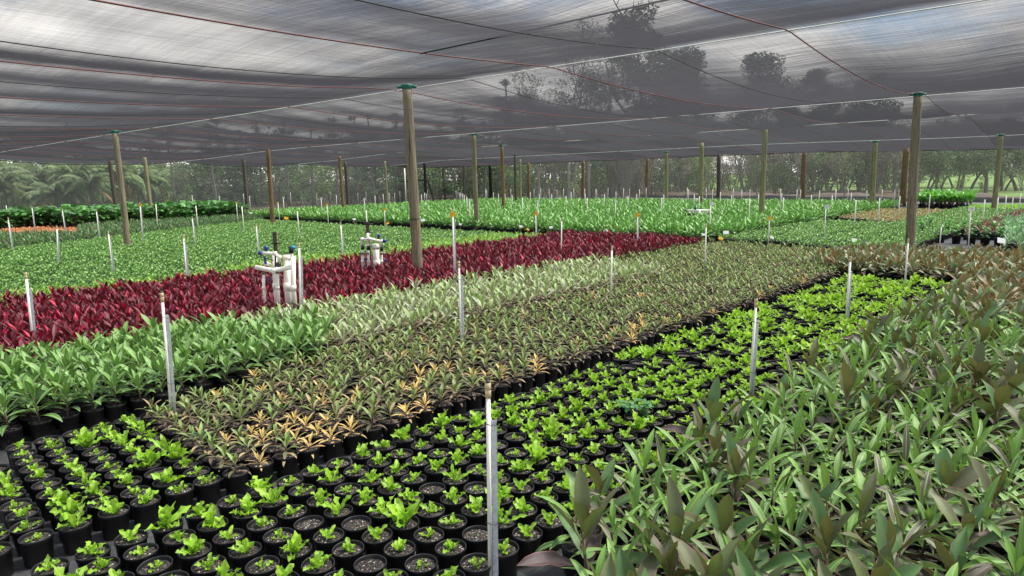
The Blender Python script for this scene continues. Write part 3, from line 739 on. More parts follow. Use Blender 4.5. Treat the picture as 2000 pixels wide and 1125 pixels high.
# the leafy weed that stands in one fern pot, and a grey-green self-sown plant in another
def weed_fol(R):
    mb = MB()
    for k in range(5):
        az = k*1.3; x, y = 0.05*math.cos(az), 0.05*math.sin(az)
        mb.tube([(0, 0, 0.17), (x, y, 0.26), (x*2, y*2, 0.30+0.02*k)], [0.004, 0.003, 0.002], 5, 1)
        for j in range(6):
            leaf(mb, R, (x*(1+0.2*j), y*(1+0.2*j), 0.24+0.012*j+0.01*k), az+R.uniform(-1.6, 1.6), R.uniform(0.1, 0.7), R.uniform(0.09, 0.14), 0.062, 1.3, 'oval', 6, 0.15, 0.15, age=R.random())
    return mb
def grey_fol(R):
    mb = MB()
    for k in range(6): leaf(mb, R, (0, 0, 0.168), k*1.1+R.random()*0.5, [0.25, 1.2, 0.3, 1.35, 0.4, 0.2][k], [0.11, 0.13, 0.10, 0.12, 0.09, 0.1][k], 0.03, 0.5, 'cord', 7, 0.4, age=0.3, four=True)
    return mb
fw = {0: 'mid-sized', 1: 'bushy', 2: 'small', 3: 'tiny', 4: 'big leafy', 5: 'tall narrow', 6: 'barely sprouting'}
R = random.Random(23)
main_pts = grid(0.68, 15.45, 2.80, 4.72, 0.2255, 0.242, R, 0.009)
left_pts = grid(-0.65, 1.95, 5.24, 7.30, 0.2255, 0.226, R, 0.012)
SPECIAL = {(2.52, 3.01): 1, }
def pickfern_front(x, y, j, i, a, b):
    u = R.random()
    if a < 3.4:                         # front rows carry small, gappy tufts
        w = [(0, .28), (1, .08), (2, .38), (3, .13), (4, .03), (5, .07), (6, .03)]
    elif a < 5.5: w = [(0, .34), (1, .20), (2, .26), (3, .08), (4, .05), (5, .06), (6, .01)]
    else: w = [(0, .62), (1, .20), (2, .18)]
    acc = 0
    for kd, pr in w:
        acc += pr
        if u <= acc: break
    return R.choice([n for n, k in enumerate(fern_size) if k == kd])
def fl(side):
    def f(p, k, c, s):
        x, y, j, i, a, b = p
        if side == 'main':
            row = 8-j+1 if j <= 8 else 1     # row one lies next to the path
            place = ordn(row)+' row right of path'
        else:
            place = ordn(j+1)+' row left of path'
        t = fw[fern_size[k]]+' lime fern in pot, '+place
        if c: t += ', '+ordn(c)+' from the front'
        return t
    return f
nmain = len([1 for p in main_pts])
bed('potted_fern', 'fern', main_pts, ferns, LM, R, '', "crisp lime ferns in black pots", 'fern_pots_beyond', 'dense mass of lime green ferns in black pots towards the far end of the bed',
    near=True, limit=225, sc=(0.9, 1.18), pick=pickfern_front, topz=0.25, margin=10, far=1, partname='fronds', labelf=fl('main'), keepout=lambda a, b: abs(a-5.20) < 0.1 and abs(b-3.5) < 0.1)
bed('potted_fern', 'fern', left_pts, ferns, LM, R, '', "crisp lime ferns in black pots", None, None, near=True, limit=75, sc=(0.85, 1.15), pick=pickfern_front, topz=0.25, margin=10, partname='fronds', labelf=fl('left'))
def single(name, cat, label, fol, mats, a, b, s=1.0, part='foliage'):
    x, y = W(a, b); r = empty(name, (x, y, 0)); tag(r, label, cat)
    obj('pot', POT, r); obj('potting_mix', SOILS[1], r); f = obj(part, fol.mesh(part, mats), r); f.scale = (s, s, s); f.location = (0, 0, 0.165*(1-s)); return r
single('potted_weed', 'weed', 'dull green broad-leaved weed in a pot standing taller than the ferns around it', weed_fol(R), [M['weed'], M['stem']], 5.20, 3.49, 1.0, 'leaves')

# --- small olive-brown cordylines, with golden ones scattered through them
R = random.Random(31); browns = [rosette(R, R.choice([15, 17, 19]), 0.015, R.uniform(0.11, 0.18), R.uniform(0.115, 0.145), 0.033, -0.1, 1.35, 1.35, 'cord', 6, 0.006, 0.02, twist=0.3) for _ in range(7)]
golds = [rosette(R, 15, 0.005, R.uniform(0.05, 0.09), R.uniform(0.11, 0.13), 0.023, 0.0, 1.35, 1.0, 'cord', 6, 0.005, 0.02, twist=0.3) for _ in range(3)]
bpts = []
R = random.Random(32)
for p in grid(2.055, 20.0, 5.225, 7.70, 0.2165, 0.225, R, 0.012):
    if p[5] < 7.3 or p[4] > 3.2: bpts.append(p)
for p in grid(13.3, 20.0, 7.98, 11.2, 0.2165, 0.225, R, 0.015): bpts.append((p[0], p[1], p[2]+20, p[3], p[4], p[5]))
def isgold(a, b):
    n = math.sin(a*3.1+b*5.3)+math.sin(a*1.3-b*2.9+1)
    base = 0.06
    if 2.2 < a < 3.6 and 5.2 < b < 6.8: base = 0.62
    elif 3.6 < a < 5.5 and 5.2 < b < 6.2: base = 0.42
    elif b < 5.6: base = 0.2
    return R.random() < base*(1.0 if n > -0.3 else 0.3)
gp = []; bp = []
for p in bpts:
    if near_post(p[4], p[5]): continue
    (gp if isgold(p[4], p[5]) else bp).append(p)
def bl(word):
    def f(p, k, c, s):
        if p[2] >= 20: return word+' in black pot at the far widened end of the olive bed'
        t = word+', '+ordn(p[2]+1)+' row left of path, '
        return t+(ordn(c)+' of its kind from the front' if c else 'at the cut-off near end')
    return f
bed('olive_cordyline', 'cordyline', bp, browns, [M['brown'], M['stem']], R, '', 'olive-brown cordylines in the middle bed', 'olive_cordyline_pots', 'olive-brown dwarf cordylines packed towards the far end of the middle bed',
    near=True, limit=255, topz=0.3, margin=10, far=1, labelf=bl('olive-brown cordyline'))
bed('golden_cordyline', 'cordyline', gp, golds, [M['gold'], M['stem']], R, '', 'golden cordylines scattered in the middle bed', 'golden_cordyline_pots', 'golden dwarf cordylines scattered in the far part of the middle bed',
    near=True, limit=45, topz=0.3, margin=10, far=1, labelf=bl('golden cordyline'))

# --- tall green cordylines, then pale variegated ones, in the next strip
R = random.Random(41)
greens = [rosette(R, 13, 0.07, R.uniform(0.20, 0.29), R.uniform(0.21, 0.27), 0.066, 0.3, 1.42, 1.15, 'cord', 7, 0.008, 0.03, four=False, fold=0.4, twist=0.4) for _ in range(7)]
pales = [rosette(R, 16, 0.04, R.uniform(0.18, 0.27), R.uniform(0.20, 0.25), 0.050, -0.1, 1.40, 1.2, 'cord', 7, 0.008, 0.03, fold=0.4, twist=0.4) for _ in range(7)]
def mixb(a, b): return a < 4.7+0.5*math.sin(b*2.3)-(b-7.9)*0.1
strip2 = [p for p in grid(-0.9, 13.1, 7.93, 10.3, 0.235, 0.235, R, 0.02)]
gr = [p for p in strip2 if mixb(p[4], p[5])]; vr = [p for p in strip2 if not mixb(p[4], p[5])]
def gl(word, side):
    def f(p, k, c, s):
        t = word+', '+ordn(p[2]+1)+' row behind the olive ones, '
        return t+(ordn(c)+' from the '+side if c else 'at the cut-off edge')
    return f
bed('green_cordyline', 'cordyline', gr, greens, [M['green'], M['stem']], R, '', 'leafy green cordylines at left', 'green_cordyline_pots', 'leafy green cordylines beyond the frame edge at left', near=True, limit=300, topz=0.5, margin=20, labelf=gl('leafy green cordyline', 'left'))
bed('pale_cordyline', 'cordyline', vr, pales, [M['varieg'], M['stem']], R, '', 'pale variegated cordylines', 'variegated_cordyline_pots', 'pale green and mauve variegated cordylines at the far end of their strip', near=True, limit=300, topz=0.45, margin=20, labelf=gl('pale variegated cordyline', 'near end'))

# --- crimson cordylines
R = random.Random(51)
reds = [rosette(R, 14, 0.05, R.uniform(0.20, 0.26), R.uniform(0.20, 0.26), 0.058, 0.45, 1.40, 0.75, 'cord', 5, 0.009, 0.04, fold=0.45, twist=0.5) for _ in range(7)]
MANI = [AB(*at_z(550, 592, 0.45)), AB(*at_z(738, 520, 0.45))]
def clear_mani(a, b):
    return near_post(a, b) or any(math.hypot(a-m[0], b-m[1]) < 0.2 for m in MANI)
rpts = grid(0.6, 19.3, 10.5, 15.6, 0.235, 0.235, R, 0.03)
bed('crimson_cordyline', 'cordyline', rpts, reds, [M['red'], M['stem']], R, 'crimson and maroon broad-leaved cordyline packed in the dark red bed', 'crimson cordylines in the dark red bed',
    'crimson_cordyline_pots', 'crimson cordylines packed in the farther part of the dark red bed', near=True, limit=300, topz=0.5, margin=0, keepout=clear_mani, sc=(0.85, 1.12),
    labelf=lambda p, k, c, s: 'crimson cordyline, '+ordn(p[2]+1)+' row behind the pale ones, '+(ordn(c)+' from the left' if c else 'at the cut-off edge'))

# --- right-hand bed: long green leaves mixed with big bronze-purple ones
R = random.Random(61)
rg = [rosette(R, R.choice([10, 12, 14]), 0.02, R.uniform(0.16, 0.27), R.uniform(0.24, 0.33), 0.053, 0.15, 1.40, 1.35, 'cord', 8, 0.008, 0.03, four=True, fold=0.4, wave=0.05, twist=0.6) for _ in range(9)]
pu = [rosette(R, R.choice([9, 11]), 0.04, R.uniform(0.24, 0.32), R.uniform(0.29, 0.36), 0.094, 0.35, 1.45, 0.95, 'cord', 8, 0.010, 0.04, four=True, fold=0.45, wave=0.08, twist=0.9) for _ in range(8)]
brz = [rosette(R, R.choice([10, 12, 14]), 0.04, R.uniform(0.22, 0.30), R.uniform(0.25, 0.32), 0.085, 0.3, 1.45, 0.9, 'cord', 6, 0.010, 0.04, fold=0.45, wave=0.05, twist=0.8) for _ in range(8)]
right = grid(0.4, 20.6, -9.6, 2.45, 0.262, 0.262, R, 0.035)
right = [p for p in right if not (p[4] > 20.3+0.1*p[5]) and p[4]-p[5] > 0.5]
G, P_, B_ = [], [], []
for p in right:
    a, b = p[4], p[5]
    n = math.sin(a*1.7+b*2.1)+math.sin(a*0.9-b*1.4+2)
    if a > 12.5+n: B_.append(p)
    elif R.random() < (0.36 if n > 0.0 else 0.18)+(0.06 if a > 7 else 0): P_.append(p)
    else: G.append(p)
patch = grid(16.1, 19.6, 2.7, 5.85, 0.262, 0.262, R, 0.03)
patch = [(p[0], p[1], p[2]+100, p[3], p[4], p[5]) for p in patch if p[4] < 20.0-(p[5]-2.7)*0.35]
def rl(word):
    def f(p, k, c, s):
        row = 47-p[2]
        return word+', '+ordn(row)+' row right of the ferns, '+(ordn(c)+' of its kind from the front' if c else 'at the cut-off edge')
    return f
bed('arching_cordyline', 'cordyline', G, rg, [M['rgreen'], M['stem']], R, '', 'long green-leaved cordylines in the right bed', 'long_green_cordyline_pots', 'long green-leaved cordylines in the farther right bed', near=True, limit=300, topz=0.5, margin=30, sc=(0.8, 1.15), labelf=rl('arching green cordyline'))
bed('purple_cordyline', 'cordyline', P_, pu, [M['purple'], M['stem']], R, '', 'big bronze-purple cordylines in the right bed', 'purple_cordyline_pots', 'big bronze-purple cordylines in the farther right bed', near=True, limit=300, topz=0.6, margin=30, sc=(0.85, 1.1), labelf=rl('big bronze-purple cordyline'))
bed('bronze_cordyline', 'cordyline', patch+B_, brz, [M['bronze'], M['stem']], R, 'bronze and orange cordyline in the block behind the ferns', 'bronze and orange cordylines beyond the ferns', 'bronze_cordyline_pots', 'bronze and orange cordylines at the far end of the right bed', near=True, limit=300, topz=0.6, margin=0, keepout=near_post, sc=(0.8, 1.1),
    labelf=lambda p, k, c, s: ('bronze-orange cordyline, '+ordn(p[2]-99)+' row of the block behind the ferns, '+(ordn(c)+' back' if c else 'edge')) if p[2] >= 100 else rl('bronze-orange cordyline')(p, k, c, s))

# --- low green plants left of the crimson bed, edged by yellow variegated ones
R = random.Random(71)
def low_fol(R, n, L, w, h, el=0.5, droop=0.9, prof='oval', seg=3):
    return rosette(R, n, 0.01, h, L, w, el-0.3, el+0.7, droop, prof, seg, 0, 0.03, fold=0.3, twist=0.4)
lows = [low_fol(R, 19, 0.112, 0.048, 0.085) for _ in range(6)]
lowy = [low_fol(R, 16, 0.16, 0.038, 0.09, 0.7, 1.0, 'cord', 4) for _ in range(5)]
strapf = [low_fol(R, 16, 0.26, 0.035, 0.14, 0.8, 1.2, 'cord', 5) for _ in range(5)]
def wob(a): return 16.9+0.35*math.sin(a*0.9)+0.11*a
def orange(a, b):
    px, py, d = proj(*W(a, b), 0.2); return px < 156 and 443 < py-0.0*px < 462
yl = grid(0.8, 19.2, 15.85, 18.9, 0.235, 0.235, R, 0.03, test=lambda a, b: b < wob(a)+0.35+R.gauss(0, 0.25))
ll = grid(0.3, 19.2, 16.2, 44.5, 0.235, 0.235, R, 0.03, test=lambda a, b: b >= wob(a)+0.35+R.gauss(0, 0.25) and b < 29.2+0.62*(a-2)+1.2)
sl = grid(0.5, 19.4, 28.5, 47, 0.27, 0.27, R, 0.04, test=lambda a, b: b >= 29.2+0.62*(a-2)+1.2 and b < 46.0 and not orange(a, b))
bed('yellow_edged_seedling', 'seedling', yl, lowy, [M['lowy'], M['stem']], R, 'yellow-edged leafy seedling between the crimson bed and the low green carpet', 'yellow-edged seedlings beside the crimson bed', 'yellow_edged_seedlings', 'yellow-edged seedlings in a strip behind the crimson bed', near=False, limit=300, topz=0.3, margin=0, keepout=clear_mani)
bed('green_seedling', 'seedling', ll, lows, [M['low'], M['stem']], R, 'small green bushy seedling in the wide low green carpet at left', 'small green seedlings of the wide low bed', 'green_seedlings', 'wide low carpet of small green seedlings at left', near=False, limit=300, topz=0.25, margin=0, keepout=near_post, sc=(0.85, 1.2))
bed('dark_strappy_plant', 'plant', sl, strapf, [M['strap'], M['stem']], R, 'dark green strappy plant in the band between seedlings and broad-leaved plants', 'dark strappy plants at left', 'strappy_plants', 'band of dark green strappy plants behind the low carpet', near=False, limit=300, topz=0.35, margin=0)
# tiny orange seedlings
R = random.Random(72)
orf = [low_fol(R, 9, 0.085, 0.045, 0.04, 0.6, 0.6) for _ in range(3)]
ol = grid(-4.0, 12, 38, 50, 0.22, 0.22, R, 0.02, test=orange)
bed('orange_seedling', 'seedling', ol, orf, [M['orange'], M['stem']], R, 'orange-leaved seedling in the small strip at the far left', 'orange seedlings at far left', 'orange_seedlings', 'strip of orange-leaved seedlings at the far left', near=False, limit=300, topz=0.25, margin=0)
# broad-leaved plants at the left
R = random.Random(73)
def philo_fol(R, n=20, H=1.25, L=0.42, w=0.30):
    mb = MB()
    for i in range(n):
        f = i/(n-1); az = i*2.4+R.uniform(-.4, .4); h = H*(0.3+0.6*R.random())
        bx, by = 0.10*math.cos(az)*R.random(), 0.10*math.sin(az)*R.random()
        tx, ty = bx+0.16*math.cos(az), by+0.16*math.sin(az)
        mb.tube([(bx*0.3, by*0.3, 0.17), (bx, by, h*0.6), (tx, ty, h)], [0.009, 0.007, 0.005], 4, 1)
        leaf(mb, R, (tx, ty, h), az+R.uniform(-0.5, 0.5), R.uniform(-0.2, 0.9), L*R.uniform(0.7, 1.2), w*R.uniform(0.8, 1.2), R.uniform(0.5, 1.3), 'oval', 5, 0.25, 0.05, age=1-f)
    return mb
philos = [philo_fol(R) for _ in range(6)]
pl = grid(-4, 20.8, 45.0, 55.0, 0.46, 0.46, R, 0.08, test=lambda a, b: b > (46.3 if a > 10 else 49.6))
bed('broad_leaved_plant', 'plant', [p for p in pl if p[5] < 54.0], philos, [M['philo'], M['stem']], R, 'tall dark broad-leaved plant in the row in front of the palms', 'broad-leaved plants in front of the palms', 'broad_leaved_plants', 'mass of dark broad-leaved plants at the left edge', near=False, limit=300, topz=1.3, margin=0)
# --- tall bright green bed beyond the cross path
R = random.Random(81)
talls = [rosette(R, 12, 0.03, R.uniform(0.16, 0.26), R.uniform(0.30, 0.38), 0.085, 0.25, 1.35, 1.1, 'strap', 4, 0.01, 0.04, fold=0.35, twist=0.5, base=(0, 0, 0.17)) for _ in range(8)]
tl = grid(21.75, 45.5, 11.7, 53.0, 0.32, 0.32, R, 0.05, test=lambda a, b: b+PHI*a < 51.0)
def clr2(a, b): return near_post(a, b, 0.2)
bed('bright_strappy_plant', 'plant', tl, talls, [M['tall'], M['stem']], R, 'bright green strappy plant in the front rows of the wide bed beyond the path', 'bright strappy plants beyond the cross path', 'bright_strappy_plants', 'wide mass of bright green strappy plants beyond the cross path', near=False, limit=300, topz=0.5, margin=0, keepout=clr2, far=2)
# --- two low green blocks at right, a tan one, and the mixed plants on the far right
R = random.Random(82)
t1 = grid(21.9, 31.5, 8.5, 11.05, 0.24, 0.24, R, 0.03); t1b = grid(31.7, 43.0, 10.6, 11.3, 0.24, 0.24, R, 0.03)
t2 = grid(21.4, 44.5, 5.45, 8.0, 0.24, 0.24, R, 0.03, test=lambda a, b: True)
t2b = grid(27.0, 38.0, 6.9, 8.6, 0.24, 0.24, R, 0.03)
def kp(a, b): return near_post(a, b, 0.25)
bed('bushy_seedling', 'seedling', t1, lows, [M['low'], M['stem']], R, 'small green seedling in the low block left of the white label stake', 'small green seedlings of the left low block', 'left_block_seedlings', 'low block of small green seedlings left of the white card', near=False, limit=140, topz=0.25, margin=0, keepout=kp)
bed('bushy_seedling', 'seedling', t2, lows, [M['low'], M['stem']], R, 'small green seedling in the low block running back to the thick right post', 'small green seedlings of the right low block', 'right_block_seedlings', 'long low block of small green seedlings behind the thick right post', near=False, limit=160, topz=0.25, margin=0, keepout=kp)
tans = [low_fol(R, 10, 0.10, 0.045, 0.06, 0.7, 0.7) for _ in range(4)]
t3 = grid(31.8, 42.5, 8.2, 12.6, 0.25, 0.25, R, 0.04, test=lambda a, b: b < 12.9-0.0*a and b > 8.2 and (a > 31.8+0.8*(b-8)))
bed('tan_seedling', 'seedling', t3, tans, [M['tan'], M['stem']], R, 'tan and cream seedling in the pale block behind the low green blocks', 'tan seedlings', 'tan_seedlings', 'pale block of tan and cream seedlings', near=False, limit=300, topz=0.25, margin=0, keepout=kp)
R = random.Random(83)
ban = []
for _ in range(5):
    mb = MB()
    for i in range(11):
        az = i*2.4+R.uniform(-.4, .4); h = R.uniform(0.35, 0.8)
        mb.tube([(0.02*math.cos(az), 0.02*math.sin(az), 0.2), (0.08*math.cos(az), 0.08*math.sin(az), h)], [0.012, 0.008], 5, 1)
        leaf(mb, R, (0.08*math.cos(az), 0.08*math.sin(az), h), az, R.uniform(0.5, 1.35), R.uniform(0.45, 0.7), 0.20, R.uniform(0.5, 1.3), 'oval', 6, 0.3, 0.04, age=1-i/11)
    ban.append(mb)
bx0, by0 = at_z(1812, 400, 0.25); a_, b_ = AB(bx0, by0); bx1, by1 = at_z(1895, 400, 0.25); a2_, b2_ = AB(bx1, by1)
bpts2 = []
for i in range(9):
    for j in range(4):
        X = bx0+(bx1-bx0)*i/8; Y = by0+(by1-by0)*i/8 + j*0.75
        X += R.uniform(-.15, .15)+j*0.2; aa, bb = AB(X, Y); bpts2.append((X, Y, j, i, aa, bb))
bed('broad_leaved_plant', 'plant', bpts2, ban, [M['banana'], M['stem']], R, 'big bright broad-leaved plant in the tall clump right of the thick post', 'bright broad-leaved clump', None, None, near=False, limit=60, topz=0.9, margin=0, potscale=1.3, sc=(0.8, 1.05))
# lime block behind the clump
R = random.Random(84)
lmf = [low_fol(R, 10, 0.11, 0.05, 0.06, 0.6, 0.7) for _ in range(3)]
lx = []
for i in range(46):
    for j in range(6):
        X0, Y0 = at_z(1895+i*2.4, 408-j*1.6, 0.25); aa, bb = AB(X0, Y0); lx.append((X0+R.uniform(-.05, .05), Y0, j, i, aa, bb))
bed('lime_seedling', 'seedling', lx, lmf, [M['lime'], M['stem']], R, 'lime green seedling in the thin bright strip at far right', 'lime seedlings at far right', None, None, near=False, limit=300, topz=0.25, margin=0)
# fiddle-leaved row, red-brown block, white-edged plants, all right of the thick post
R = random.Random(85)
fic = []
for _ in range(5):
    mb = MB()
    for s_ in range(3):
        ax = R.random()*6.28; H = R.uniform(0.28, 0.42)
        mb.tube([(0, 0, 0.25), (0.05*math.cos(ax), 0.05*math.sin(ax), 0.25+H)], [0.008, 0.005], 5, 1)
        for i in range(7):
            f = (i+1)/7; leaf(mb, R, (0.05*math.cos(ax)*f, 0.05*math.sin(ax)*f, 0.25+H*f), i*2.4+ax, R.uniform(0.1, 0.8), R.uniform(0.15, 0.22), 0.12, 0.8, 'fern', 5, 0.2, 0.08, age=1-f)
    fic.append(mb)
fics = [ (lambda f: (lambda mb: (mb.merge(f), mb)[1])(MB()))(f) for f in fic]
n_f = 0
fmesh = [f.mesh('foliage', [M['ficus'], M['stem']]) for f in fic]
soilbig = soil_mb(R, 16, 3, 0.14, 0.25).mesh('potting_mix', [M['soil']], False)
flab = ['first', 'second', 'third', 'fourth', 'fifth', 'sixth', 'seventh', 'eighth', 'ninth', 'tenth', 'eleventh']
fx = [(1800, 470, 0), (1836, 474, 1), (1867, 476, 2), (1896, 478, 3), (1923, 480, 4), (1950, 481, 5), (1975, 481, 6)]
srcf = {}
for row, (dy, nm) in enumerate(((0, 'front'), (-13, 'back'))):
    for (px, py, k) in fx:
        X, Y = at_z(px+row*14, py+dy+ (0 if px > 1830 else -3), 0.0)
        kk = (k+row*2) % 5
        if kk not in srcf:
            r = empty('fiddle_leaf_plant', (X, Y, 0)); kids = [obj('pot', POT_BIG, r), obj('potting_mix', soilbig, r), obj('foliage', fmesh[kk], r)]; srcf[kk] = (r, kids)
        else: r = copy_tree(srcf[kk][0], srcf[kk][1], (X, Y, 0), R.random()*6.28)
        r.scale = (0.92, 0.92, 0.92)
        tag(r, 'fiddle-leaved plant in a black pot, '+ordn(k+1)+' from the left in the '+nm+' row', 'plant', 'fiddle-leaved plants right of the thick post')
rb = [low_fol(R, 12, 0.17, 0.07, 0.14, 0.8, 0.8) for _ in range(5)]
mo = [low_fol(R, 14, 0.2, 0.06, 0.16, 0.8, 0.9) for _ in range(5)]
rbp, mop = [], []
for p in grid(22.6, 41.0, -12.0, 4.95, 0.30, 0.30, R, 0.05):
    x, y, j, i, a, b = p
    px, py, d = proj(x, y, 0.3)
    if px > 2150: continue
    if py < 452-0.0*px and py > 404:
        if px < 1822: continue
        if px > 1955 and py > 425 + (2000-px)*0.2: mop.append(p)
        else: rbp.append(p)
    elif 452 <= py < 474 and px > 1962: mop.append(p)
bed('red_brown_plant', 'plant', rbp, rb, [M['rbrown'], M['stem']], R, 'red-brown leafy plant in the block behind the fiddle-leaved row', 'red-brown plants at far right', 'red_brown_plants', 'mass of red-brown plants at the far right', near=False, limit=300, topz=0.4, margin=0, keepout=kp, sc=(0.9, 1.3))
bed('white_edged_plant', 'plant', mop, mo, [M['mottle'], M['stem']], R, 'dark green plant with white-edged leaves at the right edge', 'white-edged plants at the right edge', 'white_edged_plants', 'mass of white-edged dark green plants at the right edge', near=False, limit=300, topz=0.4, margin=0, keepout=kp, sc=(0.9, 1.3))
# empty black pots set out on the mat at the far end
R = random.Random(86)
ep = pot_mb(12, True, 0.13, 0.11, 0.24).mesh('empty_pot', [M['pot']])
for i in range(60):
    px = 1440+i*9.2+R.uniform(-1, 1)
    if not inview(*at_z(px, 392, 0.0)[:2], 0): continue
    X, Y = at_z(px, 391.5+0.008*(px-1440), 0.0); tag(obj('empty_pot', ep, None, (X, Y, 0.004)), 'empty black pot on the mat at the far edge behind the green bed', 'pot', 'empty black pots at the far edge')

# chips of bark and dead leaf fallen on the mat between the beds
R = random.Random(91); mb = MB()
for _ in range(900):
    if R.random() < 0.6: a, b = R.uniform(-0.5, 12), 4.97+R.gauss(0, 0.12)
    else: a, b = R.uniform(-0.5, 3), R.uniform(2.2, 8)
    x, y = W(a, b); s_ = R.uniform(0.004, 0.014); t = R.random()*6.28; c_, n_ = math.cos(t)*s_, math.sin(t)*s_; z = 0.006+R.random()*0.004
    mb.add([(x-c_, y-n_, z), (x+n_*0.5, y-c_*0.5, z+0.003), (x+c_, y+n_, z+0.001), (x-n_*0.5, y+c_*0.5, z)], [(0, 1, 2, 3)])
M['chips'] = simple_mat('bark_chips', (0.10, 0.07, 0.05), 0.9, 0, (0.22, 0.17, 0.11), 40)
tag(obj('bark_chips', mb.mesh('bark_chips', [M['chips']], False)), 'bark chips and dead leaf bits scattered on the weed mat', 'litter', None, 'stuff')
for o in scene.objects:
    if o.name.startswith('potted_fern') and o.type == 'EMPTY': o.rotation_euler = (R.gauss(0, 0.018), R.gauss(0, 0.018), o.rotation_euler[2])
# ------------------------------------------------------------------ sprinkler stakes, cards, plumbing
M['pvc'] = simple_mat('white_pvc', (0.84, 0.83, 0.79), 0.4, 0, (0.72, 0.69, 0.60), 3.0, stretch=(6, 6, 1.5))
M['cream'] = simple_mat('cream_fitting', (0.58, 0.48, 0.28), 0.5, 0, (0.45, 0.36, 0.2), 20)
def steel_mat():
    N = NT('galvanised_steel'); v = N.coord('Object', (1, 1, 1)); f = N.noise(v, 22, 3, 0.6)
    c = N.ramp(f, [(0.35, (0.48, 0.52, 0.56)), (0.6, (0.64, 0.68, 0.72)), (0.75, (0.40, 0.43, 0.46))])
    sx = N.n('ShaderNodeSeparateXYZ'); N.l(N.coord('Object'), sx.inputs[0])
    hz = N.math('SUBTRACT', N.math('FRACT', N.math('DIVIDE', sx.outputs[2], 0.055)), 0.5)
    d = N.math('SQRT', N.math('ADD', N.math('POWER', N.math('MULTIPLY', hz, 0.055), 2.0), N.math('POWER', N.math('SUBTRACT', sx.outputs[0], 0.026), 2.0)))
    c = N.mix(N.math('LESS_THAN', d, 0.0032), c, (0.05, 0.05, 0.055))
    return N.done(N.bsdf(c, 0.5, 0.35, None, 0.5))
M['steel'] = steel_mat()
M['blackplastic'] = simple_mat('black_fitting', (0.012, 0.012, 0.014), 0.4)
M['blue'] = simple_mat('blue_fitting', (0.015, 0.045, 0.28), 0.4, 0, (0.01, 0.03, 0.2), 20)
M['skyblue'] = simple_mat('light_blue_knob', (0.02, 0.30, 0.62), 0.4)
M['yellow'] = simple_mat('yellow_sticky_card', (0.85, 0.50, 0.02), 0.45, 0, (0.78, 0.42, 0.02), 30)
M['card'] = simple_mat('white_card', (0.82, 0.82, 0.80), 0.5, 0, (0.78, 0.78, 0.76), 5)
M['nozzle'] = simple_mat('dull_nozzle', (0.05, 0.055, 0.05), 0.45)
M['ink'] = simple_mat('faint_print', (0.28, 0.28, 0.30), 0.6)
M['brass'] = simple_mat('rusty_clamp', (0.20, 0.13, 0.08), 0.5, 0.4)
